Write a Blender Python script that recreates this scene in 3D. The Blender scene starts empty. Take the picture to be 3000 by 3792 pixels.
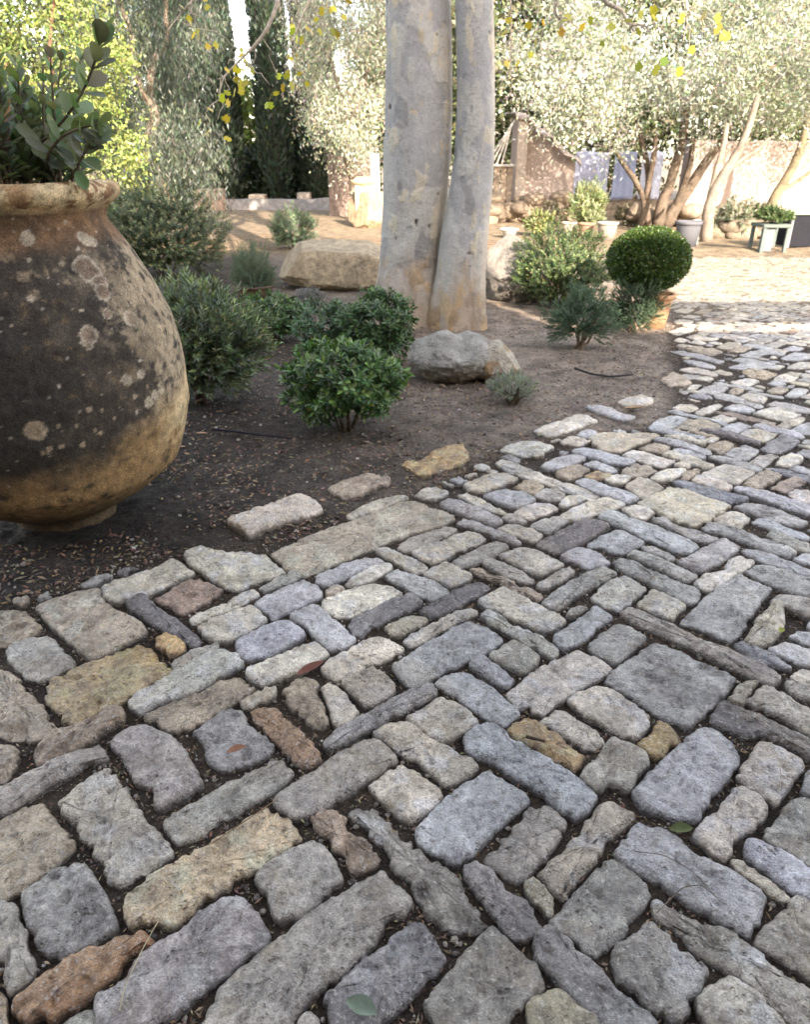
import bpy, math, random
import numpy as np
from mathutils import Vector

RN = random.Random(11)
NG = np.random.default_rng(11)
SC = bpy.context.scene
COL = SC.collection
EYE, FPX, TILT = 1.45, 2700.0, math.radians(26.0)
CT, ST = math.cos(TILT), math.sin(TILT)
D = 3000 / 1708

# ------------------------------------------------------------------ where a sight line of the survey photo meets the ground / an upright plane
def ray(px, py):
    u = (px * D - 1500) / FPX; v = (1896 - py * D) / FPX
    return np.array([u, CT + v * ST, -ST + v * CT])
def G(px, py, z=0.0):
    r = ray(px, py); k = (z - EYE) / r[2]
    return np.array([r[0] * k, r[1] * k])
def P(px, py, Y):
    r = ray(px, py); k = Y / r[1]
    return np.array([r[0] * k, Y, EYE + r[2] * k])
def proj(x, y, z=0.0):
    dep = y * CT - (z - EYE) * ST
    up = y * ST + (z - EYE) * CT
    return 1500 + FPX * x / dep, 1896 - FPX * up / dep, dep

# ------------------------------------------------------------------ noise
def _hash(a, b, c):
    h = (a * 374761393 + b * 668265263 + c * 1274126177) & 0xffffffff
    h = ((h ^ (h >> 13)) * 1274126177) & 0xffffffff
    h = ((h ^ (h >> 16)) * 2246822519) & 0xffffffff
    return ((h ^ (h >> 15)) & 0xffffff) / float(0xffffff)
def vn(p):
    p = np.asarray(p, float); i = np.floor(p).astype(np.int64); f = p - i; f = f * f * f * (f * (f * 6 - 15) + 10)
    x, y, z = i[:, 0] + 9000, i[:, 1] + 9000, i[:, 2] + 9000
    r = 0
    for dx in (0, 1):
        wx = f[:, 0] if dx else 1 - f[:, 0]
        for dy in (0, 1):
            wy = f[:, 1] if dy else 1 - f[:, 1]
            for dz in (0, 1):
                wz = f[:, 2] if dz else 1 - f[:, 2]
                r = r + wx * wy * wz * _hash(x + dx, y + dy, z + dz)
    return r
def fbm(p, s=1.0, o=4, g=0.5, seed=0.0):
    p = np.asarray(p, float) * s + seed * 17.31; a = 1.0; t = 0; n = 0
    for k in range(o):
        t = t + a * vn(p + k * 5.7); n += a; a *= g; p = p * 2.03
    return t / n
def sst(a, b, x):
    t = np.clip((x - a) / (b - a), 0, 1); return t * t * (3 - 2 * t)
def mixc(a, b, t):
    t = np.asarray(t)[:, None]; return a * (1 - t) + np.asarray(b) * t
def unit(v):
    return v / np.maximum(np.linalg.norm(v, axis=-1, keepdims=True), 1e-9)

# ------------------------------------------------------------------ objects
def tag(o, label=None, cat=None, group=None, kind=None):
    if label: o['label'] = label
    if cat: o['category'] = cat
    if group: o['group'] = group
    if kind: o['kind'] = kind
    return o
def thing(name, loc, label, cat, group=None):
    o = bpy.data.objects.new(name, None); COL.objects.link(o); o.location = loc
    o.empty_display_size = 0.1
    return tag(o, label, cat, group)
def link(name, me, mat, parent=None, loc=None):
    o = bpy.data.objects.new(name, me); COL.objects.link(o)
    if mat is not None: me.materials.append(mat)
    if parent is not None: o.parent = parent
    if loc is not None: o.location = loc
    return o
def make_mesh(name, V, F, col=None, smooth=True):
    V = np.asarray(V, np.float32); me = bpy.data.meshes.new(name)
    if isinstance(F, np.ndarray):
        k = F.shape[1]; nf = len(F)
        me.vertices.add(len(V)); me.vertices.foreach_set('co', V.ravel())
        me.loops.add(nf * k); me.loops.foreach_set('vertex_index', F.astype(np.int32).ravel())
        me.polygons.add(nf); me.polygons.foreach_set('loop_start', np.arange(0, nf * k, k, dtype=np.int32))
        try: me.polygons.foreach_set('loop_total', np.full(nf, k, np.int32))
        except Exception: pass
        me.update(calc_edges=True); me.validate()
    else:
        me.from_pydata(V.tolist(), [], F); me.update()
    if smooth: me.polygons.foreach_set('use_smooth', np.ones(len(me.polygons), bool))
    if col is not None:
        a = me.color_attributes.new('Col', 'FLOAT_COLOR', 'POINT')
        c = np.ones((len(V), 4), np.float32); c[:, :3] = np.clip(col, 0, 1); a.data.foreach_set('color', c.ravel())
    return me
class Bag:                                   # gathers pieces of ONE part
    def __init__(s): s.V = []; s.F = []; s.C = []; s.n = 0
    def add(s, V, F, c=None):
        V = np.asarray(V, float)
        s.V.append(V); s.F += [[int(i) + s.n for i in f] for f in F]; s.n += len(V)
        if c is not None:
            c = np.asarray(c, float); s.C.append(np.tile(c, (len(V), 1)) if c.ndim == 1 else c)
        return s
    def box(s, x0, x1, y0, y1, z0, z1, c=None):
        V = [(x, y, z) for z in (z0, z1) for y in (y0, y1) for x in (x0, x1)]
        return s.add(V, [(0, 2, 3, 1), (4, 5, 7, 6), (0, 1, 5, 4), (1, 3, 7, 5), (3, 2, 6, 7), (2, 0, 4, 6)], c)
    def tube(s, pts, rad, seg=8, c=None, bump=0.0):
        V, F = tube(pts, rad, seg, bump); return s.add(V, F, c)
    def build(s, name, mat, parent=None, smooth=False):
        me = make_mesh(name, np.concatenate(s.V), s.F, np.concatenate(s.C) if s.C else None, smooth)
        return link(name, me, mat, parent)
def bevel(o, w, seg=2):
    m = o.modifiers.new('bevel', 'BEVEL'); m.width = w; m.segments = seg; m.limit_method = 'ANGLE'; return o
def tube(pts, rad, seg=8, bump=0.0, cap=True):
    pts = np.asarray(pts, float); n = len(pts); rad = np.broadcast_to(np.asarray(rad, float), (n,))
    T = unit(np.gradient(pts, axis=0)); a = np.array([0.3, 0.9, 0.1]); a = a if abs(T[0] @ a) < .9 else np.array([1., 0, 0])
    u = unit(np.cross(T, a)); w = np.cross(T, u)
    th = np.linspace(0, 2 * math.pi, seg, endpoint=False)
    V = pts[:, None] + rad[:, None, None] * (np.cos(th)[None, :, None] * u[:, None] + np.sin(th)[None, :, None] * w[:, None])
    V = V.reshape(-1, 3)
    if bump:
        ctr = np.repeat(pts, seg, 0); V = ctr + (V - ctr) * (1 + bump * (fbm(V, 4 / max(rad.max(), .02) * .15, 3) - .5))[:, None]
    F = [(i * seg + j, i * seg + (j + 1) % seg, (i + 1) * seg + (j + 1) % seg, (i + 1) * seg + j) for i in range(n - 1) for j in range(seg)]
    if cap: F += [tuple(range(seg))[::-1], tuple(range((n - 1) * seg, n * seg))]
    return V, F
def curve(p0, p1, n=8, sag=0.0, wob=0.0):
    p0 = np.asarray(p0, float); p1 = np.asarray(p1, float); t = np.linspace(0, 1, n)[:, None]
    p = p0 + (p1 - p0) * t; p[:, 2] += sag * 4 * (t * (1 - t))[:, 0]
    if wob: p += wob * (np.stack([vn(np.stack([t[:, 0] * 4 + k * 9 + p0[0] * 7, t[:, 0] * 0 + p0[1], t[:, 0] * 0 + k], 1)) for k in range(3)], 1) - .5) * np.sin(t * math.pi)
    return p
def lathe(prof, seg=48):
    prof = np.asarray(prof, float); th = np.linspace(0, 2 * math.pi, seg, endpoint=False)
    V = np.stack([prof[:, 0][:, None] * np.cos(th), prof[:, 0][:, None] * np.sin(th), np.repeat(prof[:, 1][:, None], seg, 1)], 2).reshape(-1, 3)
    n = len(prof); i, j = np.meshgrid(np.arange(n - 1), np.arange(seg), indexing='ij'); k = (j + 1) % seg
    F = np.stack([i * seg + j, i * seg + k, (i + 1) * seg + k, (i + 1) * seg + j], -1).reshape(-1, 4)
    return V, F

# ------------------------------------------------------------------ materials
def mat(name):
    m = bpy.data.materials.new(name); m.use_nodes = True; nt = m.node_tree; nt.nodes.clear(); return m, nt
def nd(nt, t, **k):
    n = nt.nodes.new(t)
    for a, b in k.items():
        if a in n.inputs.keys(): n.inputs[a].default_value = b
        else: setattr(n, a, b)
    return n
def math_n(nt, op, a, b=None):
    n = nt.nodes.new('ShaderNodeMath'); n.operation = op
    for i, v in enumerate((a, b)):
        if v is None: continue
        if hasattr(v, 'links') or isinstance(v, bpy.types.NodeSocket): nt.links.new(v, n.inputs[i])
        else: n.inputs[i].default_value = v
    return n.outputs[0]
def noise_n(nt, vec, scale, detail=6, rough=.55):
    n = nd(nt, 'ShaderNodeTexNoise', Scale=scale, Detail=detail, Roughness=rough); nt.links.new(vec, n.inputs['Vector']); return n.outputs['Fac']
def ramp_n(nt, fac, stops):
    n = nt.nodes.new('ShaderNodeValToRGB'); r = n.color_ramp
    while len(r.elements) < len(stops): r.elements.new(.5)
    for e, (p, c) in zip(r.elements, stops): e.position = p; e.color = (*c, 1) if not np.isscalar(c) else (c, c, c, 1)
    nt.links.new(fac, n.inputs[0]); return n.outputs[0]
def mul_n(nt, a, b, f=1.0, mode='MULTIPLY'):
    n = nt.nodes.new('ShaderNodeMix'); n.data_type = 'RGBA'; n.blend_type = mode
    if isinstance(f, bpy.types.NodeSocket): nt.links.new(f, n.inputs[0])
    else: n.inputs[0].default_value = f
    for s, v in ((n.inputs[6], a), (n.inputs[7], b)):
        if isinstance(v, bpy.types.NodeSocket): nt.links.new(v, s)
        else: s.default_value = (*v, 1)
    return n.outputs[2]
def rough_mat(name, base=None, vary=.5, scales=(9, 60), bump=((30, .02), (160, .006)), rough=(.65, .9), spec=.35, pits=0.0, fleck=None, grime_shade=None):
    """base None: colour comes from the mesh's own albedo attribute"""
    m, nt = mat(name); out = nd(nt, 'ShaderNodeOutputMaterial'); b = nd(nt, 'ShaderNodeBsdfPrincipled')
    nt.links.new(b.outputs[0], out.inputs[0])
    pos = nd(nt, 'ShaderNodeNewGeometry').outputs['Position']
    if base is None:
        at = nd(nt, 'ShaderNodeAttribute', attribute_name='Col'); c = at.outputs['Color']
    else:
        c = nd(nt, 'ShaderNodeRGB'); c.outputs[0].default_value = (*base, 1); c = c.outputs[0]
    lo, hi = 1 - vary, 1 + vary
    for s in scales:
        n = noise_n(nt, pos, s, 8, .66); c = mul_n(nt, c, ramp_n(nt, n, [(.34, lo), (.5, 1.0), (.66, hi)]))
    h = None
    for s, a in bump:
        n = math_n(nt, 'MULTIPLY', noise_n(nt, pos, s, 8, .6), a); h = n if h is None else math_n(nt, 'ADD', h, n)
    if fleck:
        n = noise_n(nt, pos, fleck[0], 4, .7); f = ramp_n(nt, n, [(fleck[1], 0.0), (fleck[1] + .06, 1.0)])
        c = mul_n(nt, c, fleck[2], math_n(nt, 'MULTIPLY', f, fleck[3]), 'MIX')
    if pits:
        v = nd(nt, 'ShaderNodeTexVoronoi', Scale=70.0, Randomness=1.0); nt.links.new(pos, v.inputs['Vector'])
        gate = ramp_n(nt, noise_n(nt, pos, 14, 3), [(.48, 0.0), (.6, 1.0)])
        p = math_n(nt, 'MULTIPLY', ramp_n(nt, v.outputs['Distance'], [(.12, 1.0), (.32, 0.0)]), gate)
        h = math_n(nt, 'SUBTRACT', h, math_n(nt, 'MULTIPLY', p, pits))
    if grime_shade:                                  # earth and grime in the low spots, standing in too for weak relief shading
        n = noise_n(nt, pos, grime_shade[0], 9, .68); c = mul_n(nt, c, grime_shade[1], ramp_n(nt, n, [(grime_shade[2], grime_shade[3]), (grime_shade[2] + .09, 0.0)]), 'MIX')
        h = math_n(nt, 'ADD', h, math_n(nt, 'MULTIPLY', n, .35 / grime_shade[0]))
    bp = nd(nt, 'ShaderNodeBump', Strength=1.0, Distance=1.0); nt.links.new(h, bp.inputs['Height']); nt.links.new(bp.outputs[0], b.inputs['Normal'])
    nt.links.new(c, b.inputs['Base Color'])
    rr = ramp_n(nt, noise_n(nt, pos, 25, 4), [(.3, rough[0]), (.7, rough[1])]); nt.links.new(rr, b.inputs['Roughness'])
    b.inputs['Specular IOR Level'].default_value = spec
    return m
def leaf_mat(name, rough=.45, spec=.45, trans=.3, tint=(1.25, 1.35, .55)):
    m, nt = mat(name); out = nd(nt, 'ShaderNodeOutputMaterial'); b = nd(nt, 'ShaderNodeBsdfPrincipled'); t = nd(nt, 'ShaderNodeBsdfTranslucent')
    at = nd(nt, 'ShaderNodeAttribute', attribute_name='Col'); c = at.outputs['Color']
    nt.links.new(c, b.inputs['Base Color']); nt.links.new(mul_n(nt, c, tint), t.inputs['Color'])
    b.inputs['Roughness'].default_value = rough; b.inputs['Specular IOR Level'].default_value = spec
    x = nd(nt, 'ShaderNodeMixShader'); x.inputs[0].default_value = trans
    nt.links.new(b.outputs[0], x.inputs[1]); nt.links.new(t.outputs[0], x.inputs[2]); nt.links.new(x.outputs[0], out.inputs[0]); return m
M = {}
M['stone'] = rough_mat('paving_stone', None, .30, (11, 60, 240), ((16, .014), (50, .013), (170, .0065), (480, .0025)), (.22, .46), .72, .009, (80, .575, (.72, .69, .62), .42), (36, (.10, .076, .052), .345, .7))
M['soil'] = rough_mat('soil', None, .5, (5, 70, 240), ((25, .04), (120, .024), (400, .009)), (.65, .95), .3, 0, (160, .66, (.34, .28, .2), .5))
M['jar'] = rough_mat('weathered_clay', None, .42, (22, 160), ((40, .008), (240, .004)), (.75, .95), .25, 0)
M['bark'] = rough_mat('mottled_bark', None, .12, (7, 60), ((14, .014), (80, .005)), (.6, .85), .3, 0)
M['wood'] = rough_mat('grey_wood', None, .35, (6, 45), ((20, .012), (90, .006)), (.7, .95), .25)
M['rock'] = rough_mat('granite', None, .34, (11, 110), ((18, .03), (75, .022), (260, .006)), (.6, .9), .35, 0, (95, .60, (.10, .10, .09), .6))
M['plaster'] = rough_mat('lime_plaster', None, .12, (2, 30), ((8, .01), (90, .003)), (.8, .95), .2)
M['clay'] = rough_mat('terracotta', None, .22, (9, 60), ((30, .004),), (.7, .9), .3)
M['plastic'] = rough_mat('dull_plastic', None, .08, (4, 30), ((40, .0006),), (.75, .9), .15)
M['litter'] = rough_mat('dry_leaf', None, .2, (40,), ((90, .002),), (.6, .85), .3)
M['leaf'] = leaf_mat('leaf', .5, .4, .28)
M['gloss_leaf'] = leaf_mat('waxy_leaf', .32, .5, .22)
M['far_leaf'] = leaf_mat('tree_leaf', .45, .5, .27, (1.1, 1.15, .85))

# ------------------------------------------------------------------ foliage
OVAL = (np.array([(0, 0, 0), (.28, -.34, .05), (.62, -.5, .07), (.88, -.32, .03), (1, 0, -.03), (.88, .32, .03), (.62, .5, .07), (.28, .34, .05), (.5, 0, -.04)]),
        np.array([(0, 1, 2, 3, 4, 8), (0, 8, 4, 5, 6, 7)]))
LANCE = (np.array([(0, 0, 0), (.35, -.5, .05), (1, 0, -.05), (.35, .5, .05), (.5, 0, -.03)]), np.array([(0, 1, 2, 4), (0, 4, 2, 3)]))
BLADE = (np.array([(0, 0, 0), (.45, -.5, .05), (1, 0, 0), (.45, .5, .05)]), np.array([(0, 1, 2, 3)]))
LOBED = (np.array([(0, 0, 0), (.15, -.5, .04), (.5, -.3, 0), (.62, -.55, .05), (1, 0, 0), (.62, .55, .05), (.5, .3, 0), (.15, .5, .04)]), np.array([(0, 1, 2, 3, 4, 5, 6, 7)]))
def leaves(pos, dr, nr, L, W, tm, col, jit=.25):
    n = len(pos); t = unit(dr); b = unit(np.cross(nr, t)); nn = np.cross(t, b); K = len(tm[0])
    L = np.broadcast_to(L, (n,)) * NG.uniform(.72, 1.18, n); W = np.broadcast_to(W, (n,)) * NG.uniform(.8, 1.15, n)
    A = tm[0]
    V = pos[:, None] + (A[None, :, 0, None] * L[:, None, None]) * t[:, None] + (A[None, :, 1, None] * W[:, None, None]) * b[:, None] + (A[None, :, 2, None] * L[:, None, None]) * nn[:, None]
    F = (tm[1][None] + (np.arange(n) * K)[:, None, None]).reshape(-1, tm[1].shape[1])
    col = np.asarray(col, float); c = np.tile(col, (n, 1)) if col.ndim == 1 else col
    c = c * (1 + jit * NG.normal(0, 1, (n, 1))).clip(.4, 1.9) * (1 + .12 * NG.normal(0, 1, (n, 3)))
    return V.reshape(-1, 3), F, np.repeat(c.clip(.004, .9), K, 0)
def shoot_leaves(S, E, m, inc0, inc1, f0=.25, droop=0.0, up=0.0):
    """positions / directions / upper sides of m leaves spiralled along each shoot S->E"""
    n = len(S); t = np.linspace(f0, 1, m)[None, :, None]; ax = unit(E - S); ln = np.linalg.norm(E - S, axis=1)[:, None, None]
    pos = S[:, None] + (E - S)[:, None] * t; pos = pos - np.array([0, 0, 1]) * (droop * ln * t * t)
    ax = unit(ax[:, None] - np.array([0, 0, 1]) * (droop * 2 * t)); ax = np.broadcast_to(ax, pos.shape)
    ref = np.array([.17, .31, .93]); u = unit(np.cross(ax, ref)); w = np.cross(ax, u)
    ang = (np.arange(m) * 2.39996)[None, :, None] + NG.uniform(0, 6.28, (n, 1, 1)) + NG.normal(0, .25, (n, m, 1))
    rad = np.cos(ang) * u + np.sin(ang) * w
    inc = inc0 + (inc1 - inc0) * (t - f0) / (1 - f0) + NG.normal(0, .14, (n, m, 1))
    d = ax * np.cos(inc) + rad * np.sin(inc) + np.array([0, 0, up]); nr = ax * np.sin(inc) - rad * np.cos(inc)
    return pos.reshape(-1, 3), d.reshape(-1, 3), nr.reshape(-1, 3)
def shell(n, c, r, zmin=-.6, lump=.25, seed=1.0, rmin=.86):
    v = unit(NG.normal(0, 1, (int(n * 2.2), 3))); v = v[v[:, 2] > zmin][:n]
    k = (1 + lump * 2 * (fbm(v, 2.1, 2, seed=seed) - .5)) * NG.uniform(rmin, 1.05, len(v))
    return np.asarray(c) + v * k[:, None] * np.asarray(r), v
def shrub(name, x, y, c_z, r, label, cat, n, m, LW, tm, col, matl='leaf', z0=None, inc=(1.2, .5), shoot=.34, zmin=-.6, lump=.25, stems=7, droop=0., up=0., seed=1., top=None, group=None, jit=.28, inner=.5, parent=None, f0=.2, stemcol=(.10, .075, .05), stemr=.008):
    z0 = gz(x, y) if z0 is None else z0
    root = thing(name, (x, y, z0), label, cat, group) if parent is None else parent
    E, v = shell(n, (0, 0, c_z), r, zmin, lump, seed); ni = int(n * inner)
    Ei, vi = shell(ni, (0, 0, c_z), np.asarray(r) * .74, zmin, lump, seed)
    E = np.concatenate([E, Ei]); v = np.concatenate([v, vi])
    keep = E[:, 2] > .015; E, v = E[keep], v[keep]
    o = np.array([0, 0, c_z * .55]); dirs = unit(unit(E - o) * .8 + v * .5 + np.array([0, 0, .35]))
    S = E - dirs * (np.asarray(r).mean() * shoot) * NG.uniform(.7, 1.3, (len(E), 1))
    p, d, nr = shoot_leaves(S, E, m, inc[0], inc[1], f0, droop, up)
    cc = np.tile(np.asarray(col, float), (len(p), 1))
    if top is not None:                     # young growth at the shoot tips; can also carry painted leaf highlights
        tt = np.tile(np.linspace(0, 1, m), len(E)); yk = np.repeat(NG.uniform(0, 1, len(E)), m)
        cc = mixc(cc, top, sst(.45, 1, tt) * yk)
    V, F, c = leaves(p, d, nr, LW[0], LW[1], tm, cc, jit)
    V[:, 2] = np.maximum(V[:, 2], .004)
    f = link('foliage', make_mesh('foliage', V, F, c), M[matl], root)
    b = Bag()
    for k in range(stems):
        e = E[RN.randrange(len(E))] * .9; q = curve((RN.uniform(-.03, .03), RN.uniform(-.03, .03), -.02), e, 7, 0, np.asarray(r).mean() * .3)
        b.tube(q, np.linspace(stemr * 1.6, stemr * .35, 7), 6, stemcol)
    b.build('stem', M['wood'], root, True)
    return root
def crown(n_cl, n_lf, ctrs, spread, LW, col, tm=BLADE, hang=0.0, jit=.3, bias=None):
    """leaf clumps scattered through a volume given by clump centres"""
    ctrs = np.asarray(ctrs); k = len(ctrs)
    p = np.repeat(ctrs, n_lf, 0) + NG.normal(0, 1, (k * n_lf, 3)) * np.asarray(spread) * np.repeat(NG.uniform(.6, 1.3, (k, 1)), n_lf, 0)
    d = unit(NG.normal(0, 1, p.shape)) + np.array([0, 0, -hang]); nr = NG.normal(0, 1, p.shape) + np.array([0, -.2, .7])
    cc = np.tile(np.asarray(col, float), (len(p), 1)) * np.repeat(NG.uniform(.75, 1.25, (k, 1)), n_lf, 0)
    return leaves(p, d, nr, LW[0], LW[1], tm, cc, jit)

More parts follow.
